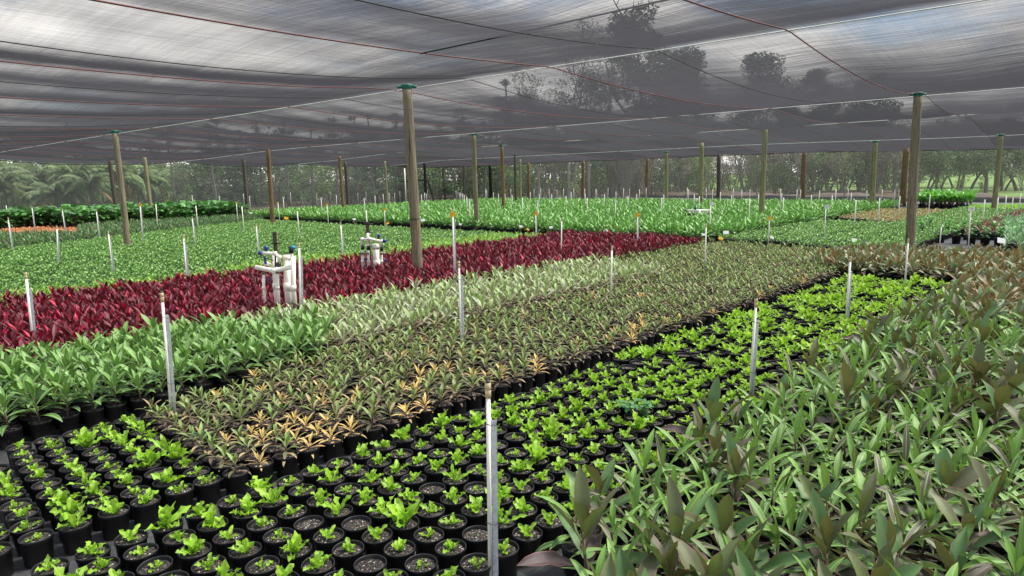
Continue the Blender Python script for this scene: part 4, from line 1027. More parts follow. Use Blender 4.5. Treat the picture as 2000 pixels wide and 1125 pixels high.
def stake(xt, yt, xb, yb, zb, label, acc=None, steel=True, far=False, nozzle=True, group='white sprinkler stakes', ring=False):
    X, Y = at_z(xb, yb, zb)
    if xb == xt: X = at_depth(xt, yt, Y)[0]; TX = X
    else: TX = at_depth(xt, yt, Y)[0]
    h = at_depth(xt, yt, Y)[2]
    if xb != xt:                       # follow the lean down to the ground
        k = zb/max(h, 0.3); X = X - (TX-X)*k
    root = empty('sprinkler_stake', (X, Y, 0)); tag(root, label, 'sprinkler', group)
    lx = TX-X; n = 6 if far else 14; r = (0.0135 if Y < 9 else 0.017) if not far else 0.021
    ang = math.atan2(0-Y, 0-X)
    mb = MB(); mb.tube([(0, 0, -0.02), (lx*0.5, 0.004, h*0.5), (lx*0.94, 0, h-0.075)], r, n); obj('riser_pipe', mb.mesh('riser_pipe', [M['pvc']]), root)
    if not far:
        mb = MB(); z0 = h-0.09
        mb.lathe([(0.0135, z0), (0.0175, z0+0.002), (0.0175, z0+0.045), (0.0160, z0+0.047), (0.0160, z0+0.052), (0.0180, z0+0.054), (0.0180, z0+0.088), (0.011, z0+0.092), (0.0, z0+0.092)], 16, 0, (lx*0.95, 0, 0)); obj('coupling', mb.mesh('coupling', [M['cream']]), root)
        if nozzle:
            mb = MB(); mb.lathe([(0.012, h), (0.014, h+0.004), (0.014, h+0.016), (0.006, h+0.018), (0.005, h+0.03)], 10, 0, (lx, 0, 0))
            mb.box((lx-0.009, 0, h+0.034), (0.003, 0.004, 0.036)); mb.box((lx+0.009, 0, h+0.034), (0.003, 0.004, 0.036)); mb.box((lx, 0, h+0.053), (0.022, 0.006, 0.004))
            mb.lathe([(0.004, h+0.040), (0.010, h+0.046), (0.003, h+0.052)], 8, 0, (lx, 0, 0)); obj('nozzle', mb.mesh('nozzle', [M['nozzle']]), root)
        if steel:
            hs = h-0.23; mb = MB(); off = 0.020; T = 0.003
            # angle section leaning with the pipe
            for (cx, cy, wx, wy) in ((off+0.012, 0.012, 0.034, T), (off-0.003, 0.0305, T, 0.034)):
                vs = []
                for z, sx_ in ((0.0, 0.0), (hs, lx*hs/h)):
                    for ux, uy in ((-1, -1), (1, -1), (1, 1), (-1, 1)): vs.append((cx+ux*wx/2+sx_, cy+uy*wy/2, z))
                mb.add(vs, [(0, 1, 5, 4), (1, 2, 6, 5), (2, 3, 7, 6), (3, 0, 4, 7), (4, 5, 6, 7), (3, 2, 1, 0)])
            obj('steel_post', mb.mesh('steel_post', [M['steel']], False), root)
            for z in (hs-0.02, hs*0.42):
                mb = MB(); cx = 0.012+lx*z/h; pts = [(cx+0.036*math.cos(t), 0.010+0.026*math.sin(t), z+0.006*math.sin(t*2)) for t in [k*math.pi/9 for k in range(19)]]
                mb.tube(pts, 0.0022, 6); obj('wire_tie', mb.mesh('wire_tie', [M['strap_black']]), root)
        if ring:
            for z in (h-0.13, h-0.16): mb = MB(); mb.lathe([(0.0136, z), (0.0165, z), (0.0165, z+0.012), (0.0136, z+0.012)], 12, 0, (lx*0.95, 0, 0)); obj('rubber_ring', mb.mesh('rubber_ring', [M['strap_black']]), root)
    elif steel:
        mb = MB(); hs = h-0.30; mb.box((0.030, 0.01, hs/2), (0.045, 0.004, hs)); obj('steel_post', mb.mesh('steel_post', [M['steel']], False), root)
    if acc:
        big = acc.endswith('+'); kind = acc.rstrip('+'); wv, hv = (0.125, 0.105) if kind == 'yellow' else (0.14, 0.12)
        if big: wv *= 1.15; hv *= 1.1
        zc = h-(0.11 if kind == 'yellow' else 0.01)
        mb = MB(); vs = []; fs = []
        for i in range(5):                       # card slightly curled round the pipe
            u = (i/4-0.5)*wv
            for k in (0, 1):
                for f in (0, 1): vs.append((lx+u+(0.03 if kind != 'yellow' else 0.0), -0.022+(u*u)*1.5+0.003*f, zc+(k-0.5)*hv+u*0.12))
        for i in range(4):
            q = i*4; fs += [(q, q+4, q+6, q+2), (q+1, q+3, q+7, q+5), (q+2, q+6, q+7, q+3), (q, q+1, q+5, q+4)]
        fs += [(0, 2, 3, 1), (16, 17, 19, 18)]
        mb.add(vs, fs)
        nm = 'sticky_trap' if kind == 'yellow' else 'label_card'
        c = obj(nm, mb.mesh(nm, [M['yellow'] if kind == 'yellow' else M['card']], False), root)
        if kind == 'white' and not far:
            mb = MB()
            for k in range(3): mb.box((lx+0.03, -0.026, zc+0.03-0.025*k), (wv*0.6*(1-0.2*k), 0.001, 0.006))
            obj('print', mb.mesh('print', [M['ink']], False), c)
    return root
P_ = 0.9; G_ = 0.5; L_ = 0.25; C_ = 0.45
S = [
 (953, 748, 958, 1160, 0, 'nearest sprinkler stake, white pipe beside a punched steel post among the ferns', None, 1, 0),
 (316, 572, 337, 842, 0, 'white sprinkler stake where ferns and olive cordylines meet at left', None, 1, 0),
 (1477, 583, 1463, 800, 0, 'white sprinkler stake at the right edge of the fern bed, second nearest there', None, 1, 0),
 (1661, 500, 1652, 640, 0.1, 'white sprinkler stake in the far part of the fern bed', None, 1, 0),
 (1774, 466, 1768, 550, 0.3, 'white sprinkler stake among bronze cordylines just left of the thick post', None, 0, 0),
 (896, 510, 901, 678, 0.2, 'white sprinkler stake between the pale and olive cordylines, near the middle', None, 1, 0),
 (1195, 480, 1193, 580, 0.2, 'white sprinkler stake at the far end of the pale cordylines', None, 0, 0),
 (1379, 437, 1377, 527, 0.2, 'white sprinkler stake in the far part of the olive cordylines', None, 0, 0),
 (50, 532, 63, 660, C_, 'white sprinkler stake in the crimson bed at far left', None, 1, 0),
 (584, 474, 586, 597, C_, 'white sprinkler stake touching the plumbing in the crimson bed', None, 1, 0),
 (884, 409, 887, 530, C_, 'sprinkler stake with an orange top, just right of the big front post', 'yellow', 1, 0),
 (1097, 426, 1096, 490, C_, 'white sprinkler stake in the far crimson bed without a card', None, 0, 0),
 (1245, 413, 1245, 470, C_, 'sprinkler stake with a yellow card at the far right of the crimson bed', 'yellow+', 1, 0),
 (1046, 411, 1047, 459, C_, 'sprinkler stake with a yellow card behind the crimson bed, left one', 'yellow+', 1, 0),
 (1503, 420, 1500, 484, 0.05, 'sprinkler stake with a big yellow card at the corner of the low green block', 'yellow+', 0, 0),
 (1613, 403, 1610, 463, L_, 'sprinkler stake with a white card in the low green block', 'white+', 0, 0),
 (1896, 408, 1891, 490, 0.05, 'white stake with a large tilted white card beside the fiddle-leaved row', 'white+', 0, 0),
 (1839, 437, 1835, 483, 0.1, 'short white sprinkler stake in front of the fiddle-leaved row', None, 0, 0),
 (358, 458, 366, 562, L_, 'sprinkler stake with two black rings at the front of the low green bed', None, 1, 0),
 (211, 451, 220, 530, L_, 'white sprinkler stake in the low green bed left of the front left post', None, 1, 0),
 (111, 441, 113, 515, L_, 'white sprinkler stake in the low green bed, third from the left edge', None, 1, 0),
 (15.5, 425, 24, 490, L_, 'white sprinkler stake at the extreme left of the low green bed', None, 1, 0),
 (665, 434, 670, 505, L_, 'white sprinkler stake in the low bed between the two sets of plumbing', None, 1, 0),
 (500, 437, 505, 500, L_, 'white sprinkler stake in the low bed directly behind the near plumbing', None, 1, 0),
 (273, 395, 279, 474, L_, 'white sprinkler stake just right of the front left post', 'yellow', 1, 0),
 (375, 423, 381, 480, L_, 'white sprinkler stake with a steel post in the left middle of the low bed', None, 1, 0),
 (188, 410, 194, 466, L_, 'white sprinkler stake in front of the broad-leaved plants, left of the post', None, 1, 0),
 (121, 408, 128, 458, L_, 'white sprinkler stake beside the end of the orange seedlings', None, 1, 0),
 (62, 403, 68, 450, L_, 'white sprinkler stake standing in the orange seedlings', None, 1, 0),
 (304, 396, 308, 447, L_, 'white sprinkler stake at the back of the low bed before the broad leaves', None, 0, 1),
 (382, 399, 387, 447, L_, 'white sprinkler stake right of the broad-leaved plants', None, 0, 1),
 (472, 400, 477, 457, L_, 'white sprinkler stake at the left back corner of the low bed', None, 0, 1),
 (461, 392, 465, 436, L_, 'yellow-carded stake at the left end of the cross path', 'yellow', 0, 1),
 (542, 392, 547, 436, L_, 'yellow-carded stake right of the brown corner post', 'yellow', 0, 1),
 (580, 409, 585, 463, L_, 'white sprinkler stake at the back of the low bed right of the corner post', None, 0, 1),
 (638, 395, 642, 442, L_, 'yellow-carded stake by the cross path, third from left', 'yellow', 0, 1),
 (715, 407, 719, 470, L_, 'white sprinkler stake behind the farther plumbing', None, 0, 1),
 (751, 404, 752, 449, L_, 'yellow-carded stake just left of the big front post', 'yellow+', 0, 1),
 (11.5, 399, 14, 418, P_, 'stake top showing above the broad leaves at the left edge', None, 0, 1),
 (82, 387, 85, 410, P_, 'stake top above the broad leaves, third from the left edge', None, 0, 1),
 (129, 389, 131, 408, P_, 'stake top above the broad leaves, midway to the left post', None, 0, 1),
 (179, 392, 180, 402, P_, 'short stake top between broad leaves left of the front left post', None, 0, 1),
 (328, 389, 329, 402, P_, 'yellow-carded stake top above the broad leaves', 'yellow', 0, 1),
 (375, 382, 378, 406, 0.7, 'white-carded stake at the right end of the broad leaves', 'white', 0, 1),
 (222, 384, 225, 402, P_, 'white-carded stake close to the front left post', 'white', 0, 1),
]
for r_ in S:
    xt, yt, xb, yb, zb, lab, acc, st_, far = r_
    stake(xt, yt, xb, yb, zb, lab, acc, bool(st_), bool(far), ring=(xt == 358))
FARS = [(390,390,413,'y'),(428,384,406,'w'),(475,377,397),(487,384,405,'w'),(553,386,414,'w'),(567,375,396),(589.5,380,403),(618,376,395),(627,387,415,'w'),(645,373.5,394),(656.5,379.5,405),(679.5,376.5,398),(698.5,376,394),(711,388,418,'w'),(714.5,373.5,392),(732,380.5,408),(748,377.5,400),
 (759.5,375.5,396),(770.5,376,394),(780.5,372,390),(823,378,404),(829,375,395),(832,376.5,395),(835,369.5,390),(890.5,370.5,389),(893.5,371,388,'w'),(896.5,374.5,392),(899.5,376,393),(903.5,376.5,397),(906.5,379,403),(911.5,382,415),(917,390,427,'w'),(942.5,367.5,386),(948,370,390,'w'),(950.5,370.5,390),(963.5,374.5,393),(973.5,377,400),(987.5,367.5,385),(986,377,400),(997.5,367,388),
 (1000,379,407),(1015.5,369.5,387),(1020,383.5,420),(1035.5,373.5,397),(1043,368,387),(1053,377,395),(1056,366.5,388),(1050,393,425,'w'),(1072.5,367.5,387),(1077.5,377,403),(1087.5,369,387),(1100.5,367,390),(1105.5,380.5,407),(1115.5,373,398),(1120.5,366.5,390),(1142,367,390),(1143,376.5,400),(1146.5,383.5,420),(1163.5,367.5,387),(1165.5,368.5,387),(1180.5,377.5,403),(1187.5,365,387),(1203,372.5,393),(1202,393,426,'w'),(1218,366.5,390),(1226.5,380.5,410),(1229.5,367,387),(1243.5,377,398),(1249,368,390),
 (1262,365,390),(1292.5,383.5,422),(1296.5,378,405),(1299.5,373,392),(1342.5,365,391),(1345,368,391),(1356,378,405),(1366,381,410),(1379.5,367,390),(1392,368,390),(1388,397,447,'w'),(1407,373,400),(1429,378.5,405),(1432.5,366,390),(1449,368.5,393),(1465,368,384),(1464.5,385,430),(1482,377.5,403),
 (1525,367,393),(1527,374.5,400),(1530.5,383,418),(1557,368.5,393),(1564,368.5,394),(1585,378.5,408),(1601,370,395),(1625.5,378.5,407),(1633,368,398),(1657,366,394),(1663,374.5,408),(1693.5,369.5,394),(1672,387,443),(1718.5,383,433),(1723.5,368,395),(1748,368,397),(1767.5,369,395),(1758,380,423),(1817,376,416),(1837,370,380),(1859,370,378),(1924,386,440),(1950,382,430),(1966,379,422),(1979,382.5,416),(1994,375,410)]
nw = 0
def zone(x):
    for lim, t in ((640, 'left of the plumbing'), (790, 'just left of the big front post'), (925, 'between the big front post and the next post'), (1010, 'near the middle posts'), (1250, 'right of the middle posts'), (1371, 'left of the sky gap'), (1494, 'below the sky gap'), (1700, 'left of the tan block'), (1790, 'beside the thick right post'), (2100, 'right of the thick post')):
        if x < lim: return t
for s_ in FARS:
    x, yt, yb = s_[:3]; acc = {'w': 'white', 'y': 'yellow'}[s_[3]] if len(s_) > 3 else None
    z = 0.45 if x < 1650 else 0.25
    size = 'small far' if yt < 372 else ('mid-distance' if yt < 380 else 'nearer')
    lab = (('white' if acc == 'white' else 'yellow')+'-carded far stake, ' if acc else size+' thin white stake, ')+zone(x)
    stake(x, yt, x, yb, z, lab, acc, False, True, group='thin white stakes '+zone(x)+(' with cards' if acc else ', '+size))
# little name cards on yellow stems stuck in the pots
def name_card(px, py, z, w, label, cmat, stem='yellow', tilt=0.0):
    X, Y = at_z(px, py, z); root = empty('name_card', (X, Y, 0)); tag(root, label, 'plant label', 'name cards stuck among the pots')
    mb = MB(); mb.box((0, 0.006, z/2), (0.012, 0.005, z)); obj('stem', mb.mesh('stem', [M[stem]], False), root)
    mb = MB(); rot = Matrix.Rotation(tilt, 3, 'Y') @ Matrix.Rotation(-0.35, 3, 'X'); mb.box((0, 0, z), (w, 0.004, w*0.62), 0, rot)
    obj('card', mb.mesh('card', [M[cmat]], False), root); return root
for c in [(1418, 454, 0.42, 0.20, 'white card on a yellow stem at the front left corner of the low green block', 'card', 'yellow', 0),
          (1408, 466, 0.30, 0.18, 'tilted orange card on a yellow stem beside the path', 'yellow', 'yellow', 0.6),
          (1374, 458, 0.40, 0.13, 'small white card at the front of the tall green bed', 'card', 'yellow', 0),
          (1956, 470, 0.42, 0.24, 'large white card lying tilted among white-edged plants at far right', 'card', 'yellow', 0.2),
          (1669, 469, 0.36, 0.17, 'white card at the front right of the right low green block', 'card', 'yellow', 0.1),
          (1508, 464, 0.34, 0.12, 'white card at the front of the left low green block', 'card', 'yellow', 0.3),
          (490, 416, 0.5, 0.22, 'white card on a yellow stem left of the brown corner post', 'card', 'yellow', 0),
          (559, 426, 0.42, 0.26, 'orange card by the cross path right of the corner post', 'yellow', 'yellow', 0.2),
          (692, 428, 0.4, 0.18, 'white card in the front of the tall bed left of the farther plumbing', 'card', 'yellow', 0),
          (757, 436, 0.4, 0.17, 'orange tag at the path just left of the big front post', 'yellow', 'yellow', -0.3),
          (826, 430, 0.5, 0.20, 'white card on a yellow stem just right of the big front post', 'card', 'yellow', 0),
          (899, 438, 0.42, 0.14, 'white card at the tall bed front behind the crimson bed', 'card', 'yellow', 0),
          (1017, 442, 0.42, 0.15, 'white card at the tall bed front, left of the yellow-carded stake', 'card', 'yellow', 0.2),
          (1031, 448, 0.34, 0.13, 'bent yellow tag left of a yellow-carded stake', 'yellow', 'yellow', 0.5),
          (1076, 444, 0.42, 0.15, 'white card at the tall bed front right of the yellow-carded stake', 'card', 'yellow', 0),
          (1185, 450, 0.42, 0.12, 'white card low in the tall bed above the crimson leaves', 'card', 'yellow', 0.8),
          (1281, 391, 0.5, 0.3, 'white card at the back of the tall green bed, left of the pale post', 'card', 'yellow', 0),
          (1364, 390, 0.6, 0.34, 'white card at the back edge beside the pale post before the gap', 'card', 'yellow', 0),
          (1389, 391, 0.55, 0.34, 'white card at the back edge, right of the pale post before the gap', 'card', 'yellow', -0.2),
          (1457, 391, 0.55, 0.34, 'white card at the back edge of the green bed below the scrub', 'card', 'yellow', 0.1),
          (1603, 393, 0.55, 0.34, 'white card at the back edge of the green bed right of the brown post', 'card', 'yellow', -0.1),
          (1680, 395, 0.55, 0.34, 'white card at the back edge of the bed, left of the pale far post', 'card', 'yellow', 0.1)]:
    name_card(*c)
# small green clip lying on the mat and in the cordylines
def clip(px, py, z, label):
    X, Y = at_z(px, py, z); mb = MB()
    mb.box((0, 0, 0.0), (0.10, 0.012, 0.035)); mb.box((0.045, 0, -0.02), (0.012, 0.010, 0.07)); mb.lathe([(0.012, -0.01), (0.016, 0.0), (0.012, 0.01)], 8, 0, (-0.05, 0, 0))
    tag(obj('tie_clip', mb.mesh('tie_clip', [M['teal']], False), None, (X, Y, z), 0.5), label, 'clip')
clip(1486, 479, 0.05, 'small dark green clip on the path in front of the low green block')
clip(1610, 528, 0.28, 'dark green clip at the far left corner of the fern bed')
clip(1622, 692, 0.26, 'dark green clip at the right edge of the ferns near the purple leaves')
clip(391, 847, 0.30, 'bright green clip in the olive cordylines near the left stake')

# ---- valve manifolds of white pipe
def local(px, py, X, Y):                      # picture offset to metres at the manifold's distance
    x, y, z = at_depth(px, py, Y); return (x-X, 0.0, z)
def manifold(X, Y, spec, label):
    root = empty('irrigation_manifold', (X, Y, 0)); tag(root, label, 'irrigation valves', 'sets of white irrigation plumbing')
    for nm, mat, pts, r, dy in spec:
        P = []
        for i, p in enumerate(pts):
            if p == 'g': q = P[-1]; P.append((q[0], q[1], 0.0))
            else: x, _, z = local(p[0], p[1], X, Y); P.append((x, dy, z))
        r = r*0.86; mb = MB(); mb.tube(P, r, 14)
        if nm == 'pipe':                      # sockets at the ends and corners
            for q in P[1:-1] if len(P) > 2 else P[-1:]:
                mb.tube([(q[0], q[1], q[2]-r*1.15), (q[0], q[1], q[2]+r*1.15)], r*1.2, 12)
        obj(nm, mb.mesh(nm, [M[mat]]), root)
    return root
X1, Y1 = at_z(550, 592, 0.45); X2, Y2 = at_z(738, 520, 0.45)
manifold(X1, Y1, [
 ('pipe', 'pvc', [(504, 520), (540, 527), (577, 519)], 0.048, -0.12), ('pipe', 'pvc', [(577, 500), (577, 560), 'g'], 0.050, -0.12),
 ('pipe', 'pvc', [(559, 502), (560, 560), 'g'], 0.072, 0.05), ('pipe_cap', 'pvc', [(559, 499), (559, 508)], 0.080, 0.05),
 ('pipe', 'pvc', [(533, 500), (535, 560), 'g'], 0.050, 0.08), ('pipe', 'pvc', [(547, 528), (547, 560), 'g'], 0.030, -0.12),
 ('pipe', 'pvc', [(520, 534), (520, 560), 'g'], 0.030, -0.12), ('pipe', 'pvc', [(512, 494), (538, 495), (546, 502), (546, 512)], 0.034, -0.02),
 ('valve', 'blackplastic', [(546, 512), (546, 520)], 0.046, -0.04), ('valve', 'blue', [(518, 500), (520, 515)], 0.026, -0.03), ('valve', 'pvc', [(514, 512), (528, 518)], 0.040, 0.0),
 ('knob', 'blue', [(506, 494), (513, 494)], 0.045, -0.02), ('knob', 'blue', [(519, 481), (519, 488)], 0.042, 0.02), ('knob', 'blackplastic', [(519, 488), (519, 493)], 0.024, 0.02),
 ('filter', 'blackplastic', [(573, 480), (573, 493)], 0.045, -0.12), ('knob', 'skyblue', [(575, 481), (581, 482)], 0.034, -0.14), ('pipe', 'pvc', [(574, 493), (575, 503)], 0.030, -0.12),
 ('clamp', 'brass', [(520, 529), (520, 533)], 0.044, -0.12), ('clamp', 'brass', [(546, 528), (546, 532)], 0.044, -0.12), ('valve', 'blue', [(529, 544), (532, 546)], 0.03, -0.1),
 ('hose', 'blackplastic', [(500, 505), (508, 501), (520, 503), (536, 508)], 0.008, -0.05), ('bracket', 'timber_dark', [(538, 497), (538, 522)], 0.018, 0.0)],
 'near set of white irrigation pipes and blue valves in the crimson bed')
manifold(X2, Y2, [
 ('pipe', 'pvc', [(708, 484), (708, 467), (722, 466), (746, 471), (746, 482)], 0.040, -0.05), ('pipe', 'pvc', [(719, 455), (719, 480)], 0.038, -0.03),
 ('valve', 'blackplastic', [(709, 479), (709, 487)], 0.050, -0.05), ('valve', 'blackplastic', [(720, 479), (720, 487)], 0.050, -0.03), ('valve', 'blackplastic', [(746, 482), (746, 490)], 0.048, -0.05),
 ('pipe', 'pvc', [(709, 489), (709, 510), 'g'], 0.038, -0.05), ('pipe', 'pvc', [(720, 489), (720, 510), 'g'], 0.038, -0.03), ('pipe', 'pvc', [(746, 491), (746, 510), 'g'], 0.034, -0.05),
 ('pipe', 'pvc', [(733, 480), (735, 515), 'g'], 0.085, 0.05), ('pipe_cap', 'pvc', [(733, 477), (733, 487)], 0.094, 0.05),
 ('knob', 'blue', [(740, 457), (740, 463)], 0.046, -0.02), ('knob', 'blackplastic', [(740, 463), (740, 469)], 0.025, -0.02), ('knob', 'blue', [(749, 470), (755, 470)], 0.046, -0.05),
 ('clamp', 'brass', [(703, 494), (722, 494)], 0.030, -0.1), ('clamp', 'brass', [(743, 495), (756, 494)], 0.030, -0.1), ('valve', 'blue', [(753, 507), (756, 508)], 0.04, -0.06),
 ('valve', 'blue', [(717, 505), (719, 507)], 0.035, -0.1)], 'farther set of white irrigation pipes and blue valves at the crimson bed edge')
X3, Y3 = at_z(1365, 425, 0.45)
manifold(X3, Y3, [('pipe', 'pvc', [(1340, 411), (1385, 411)], 0.055, 0), ('pipe', 'pvc', [(1346, 411), (1346, 424), 'g'], 0.05, 0), ('pipe', 'pvc', [(1354, 411), (1354, 424), 'g'], 0.05, 0), ('pipe', 'pvc', [(1366, 411), (1366, 424), 'g'], 0.07, 0), ('pipe', 'pvc', [(1373, 411), (1373, 424), 'g'], 0.05, 0), ('pipe', 'pvc', [(1381, 411), (1381, 424), 'g'], 0.05, 0),
 ('valve', 'blackplastic', [(1346, 416), (1346, 420)], 0.08, -0.03), ('valve', 'blackplastic', [(1354, 416), (1354, 420)], 0.08, -0.03), ('valve', 'blackplastic', [(1381, 416), (1381, 421)], 0.08, -0.03), ('knob', 'blue', [(1358, 404), (1358, 409)], 0.06, 0), ('knob', 'blackplastic', [(1337, 411), (1341, 411)], 0.06, 0)],
 'white pipe manifold half sunk in the tall green bed below the sky gap')
def garden_stake(px0, py0, py1, dx, w, label, clips):
    X, Y = at_z(px0, py1, 0.45); _, _, h = at_depth(px0, py0, Y); root = empty('timber_stake', (X, Y+dx, 0)); tag(root, label, 'stake')
    mb = MB(); mb.box((0, 0, h/2), (w, w*0.6, h)); obj('stake', mb.mesh('stake', [M['timber_dark']], False), root)
    for k, (cz, sd_) in enumerate(clips):
        mb = MB(); mb.tube([(-w, -w*0.4, cz), (w*0.5, -w*0.5, cz+0.005), (w*1.9, -w*0.5, cz+0.01*sd_)], 0.012, 8); obj('clip', mb.mesh('clip', [M['blackplastic']]), root)
garden_stake(533, 456, 570, 0.35, 0.07, 'grey square timber stake behind the near plumbing', [(1.35, 1), (1.02, 1)])
garden_stake(722, 433, 510, 0.0, 0.085, 'grey square timber stake in front of the farther plumbing', [(1.42, -1), (1.20, -1)])
# brace and rope on the black corner pole
x, y = POSTS[18]
mb = MB(); mb.tube([(0, 0, 2.5), (0.1, 0, 2.3), (0.5, -0.1, 0.6), (0.6, -0.1, 0.0)], 0.07, 8); mb.tube([(0, 0, 2.5), (-1.6, 0.2, 2.4), (-2.6, 0.2, 2.42)], 0.05, 6)
tag(obj('brace_pole', mb.mesh('brace_pole', [M['timber_black']]), None, (x+0.25, y-0.2, 0)), 'black slanting brace with a black cross bar, behind the big front post', 'brace')
x, y = at_depth(791, 350, 62)[:2]
mb = MB(); mb.tube([(0, 0, 0), (0, 0, 3.6)], 0.05, 10); tag(obj('white_pole', mb.mesh('white_pole', [M['pvc']]), None, (x, y, 0)), 'white metal pole just left of the big front post, far back', 'pole')
# wire fence beyond the far end
root = empty('wire_fence', (0, 0, 0)); root.rotation_euler = (0, 0, TH); tag(root, 'low wire fence running along the edge of the bush beyond the far end', 'fence')
for i, b in enumerate(np.arange(-14, 47, 4.2)):
    mb = MB(); mb.tube([(0, 0, 0), (0.02, 0, 1.02)], [0.06, 0.05], 8); obj('fence_post', mb.mesh('fence_post', [M['timber_dark']]), root, (58.2+0.19*(float(b)-8), float(b), 0))
for z in (0.3, 0.62, 0.95):
    mb = MB(); mb.tube([(58.15+0.19*(b-8), b, z+0.02*math.sin(b)) for b in np.arange(-14, 47, 2.1)], 0.012, 5); obj('fence_wire', mb.mesh('fence_wire', [M['timber_dark']]), root)
# black plastic edging along the end of the mat
mb = MB(); vs = []; fs = []
for i in range(81):
    b = -22+i*0.8; dz = 0.30+0.05*math.sin(b*0.8)+0.03*math.sin(b*2.7)
    ae = 57.0+0.19*(b-8); vs += [(ae, b, 0), (ae+0.03, b, dz), (ae+0.12, b, dz), (ae+0.15, b, 0)]
for i in range(80):
    q = i*4; fs += [(q+k, q+k+1, q+k+5, q+k+4) for k in range(3)]
mb.add(vs, fs); tag(obj('plastic_edging', mb.mesh('plastic_edging', [M['hem']]), None, (0, 0, 0), TH), 'black plastic edging along the far end of the weed mat', 'edging')
# ------------------------------------------------------------------ the bush around the nursery
def bark(name, c1, c2, st=(5, 5, 1)):
    return simple_mat(name, c1, 0.9, 0, c2, 3, 0.6, st, spec=0.1)
M['bark_grey'] = bark('grey_bark', (0.17, 0.15, 0.135), (0.10, 0.09, 0.08)); M['bark_dark'] = bark('dark_bark', (0.075, 0.06, 0.05), (0.12, 0.10, 0.085)); M['bark_pale'] = bark('pale_bark', (0.27, 0.24, 0.22), (0.17, 0.145, 0.13))
def fol_mat(name, c1, c2, c3, tr=0.3):
    N = NT(name); a = N.n('ShaderNodeAttribute', attribute_name='leaf', attribute_type='GEOMETRY'); sp = N.n('ShaderNodeSeparateColor'); N.l(a.outputs['Color'], sp.inputs[0])
    oi = N.n('ShaderNodeObjectInfo')
    c = N.ramp(sp.outputs[2], [(0.0, c1), (0.5, c2), (1.0, c3)])
    vm = N.n('ShaderNodeVectorMath', operation='SCALE'); N.l(c, vm.inputs[0]); N.l(N.math('ADD', 0.75, N.math('MULTIPLY', oi.outputs['Random'], 0.5)), vm.inputs['Scale'])
    bs = N.bsdf(vm.outputs[0], 0.6, 0, None, 0.25); t = N.n('ShaderNodeBsdfTranslucent'); N.l(vm.outputs[0], t.inputs[0])
    ms = N.n('ShaderNodeMixShader'); ms.inputs[0].default_value = tr; N.l(bs, ms.inputs[1]); N.l(t.outputs[0], ms.inputs[2]); return N.done(ms.outputs[0])
M['f_pine'] = fol_mat('pine_needles', (0.055, 0.095, 0.045), (0.10, 0.16, 0.065), (0.16, 0.24, 0.09))
M['f_dark'] = fol_mat('dark_leaves', (0.040, 0.068, 0.032), (0.072, 0.115, 0.05), (0.12, 0.17, 0.065))
M['f_light'] = fol_mat('light_leaves', (0.08, 0.15, 0.04), (0.15, 0.25, 0.06), (0.26, 0.36, 0.10))
M['f_dry'] = fol_mat('dry_twigs', (0.14, 0.12, 0.095), (0.22, 0.19, 0.15), (0.12, 0.15, 0.07))
M['f_palm'] = fol_mat('palm_leaflets', (0.10, 0.17, 0.07), (0.16, 0.24, 0.10), (0.24, 0.31, 0.13))
M['f_palmdry'] = fol_mat('dry_palm_leaflets', (0.30, 0.20, 0.11), (0.38, 0.28, 0.17), (0.34, 0.24, 0.1))
def cards(mb, R, c, rad, n, s0, s1, mi, asp=0.45, shell=0.5, droop=0.0):
    for _ in range(n):
        while True:
            v = Vector((R.uniform(-1, 1), R.uniform(-1, 1), R.uniform(-1, 1)))
            if shell < v.length <= 1 or (v.length <= 1 and R.random() < 0.35): break
        p = Vector((c[0]+v.x*rad[0], c[1]+v.y*rad[1], c[2]+v.z*rad[2]))
        d = Vector((R.uniform(-1, 1), R.uniform(-1, 1), R.uniform(-0.7, 0.7)-droop)).normalized(); e = d.cross(Vector((R.uniform(-1, 1), R.uniform(-1, 1), R.uniform(-1, 1)))).normalized()
        s = R.uniform(s0, s1); rn = R.random(); q = s*asp
        mb.add([p-d*s*0.5, p+e*q*0.5, p+d*s*0.5, p-e*q*0.5], [(0, 1, 2, 3)], mi, [(0, 0, rn, 0)]*4)
def branchy(mb, R, p, d, L, r, depth, tips, nb=(2, 3), spread=0.6, upb=0.15, sides=6):
    n = 4; pts = [Vector(p)]; dd = Vector(d).normalized()
    for i in range(n):
        dd = (dd+Vector((R.uniform(-1, 1), R.uniform(-1, 1), R.uniform(-0.5, 0.8)))*0.16+Vector((0, 0, upb*0.2))).normalized(); pts.append(pts[-1]+dd*(L/n))
    mb.tube(pts, [r*(1-0.45*i/n) for i in range(n+1)], sides, 0, cap=False)
    if depth == 0: tips.append(pts[-1]); return
    for k in range(R.randint(*nb)):
        f = R.randint(2, n); nd = (dd+Vector((R.uniform(-1, 1), R.uniform(-1, 1), R.uniform(-0.3, 0.7)))*spread*1.5).normalized()
        branchy(mb, R, pts[f], nd, L*R.uniform(0.5, 0.75), r*0.5, depth-1, tips, nb, spread, upb, max(4, sides-1))
    tips.append(pts[-1])
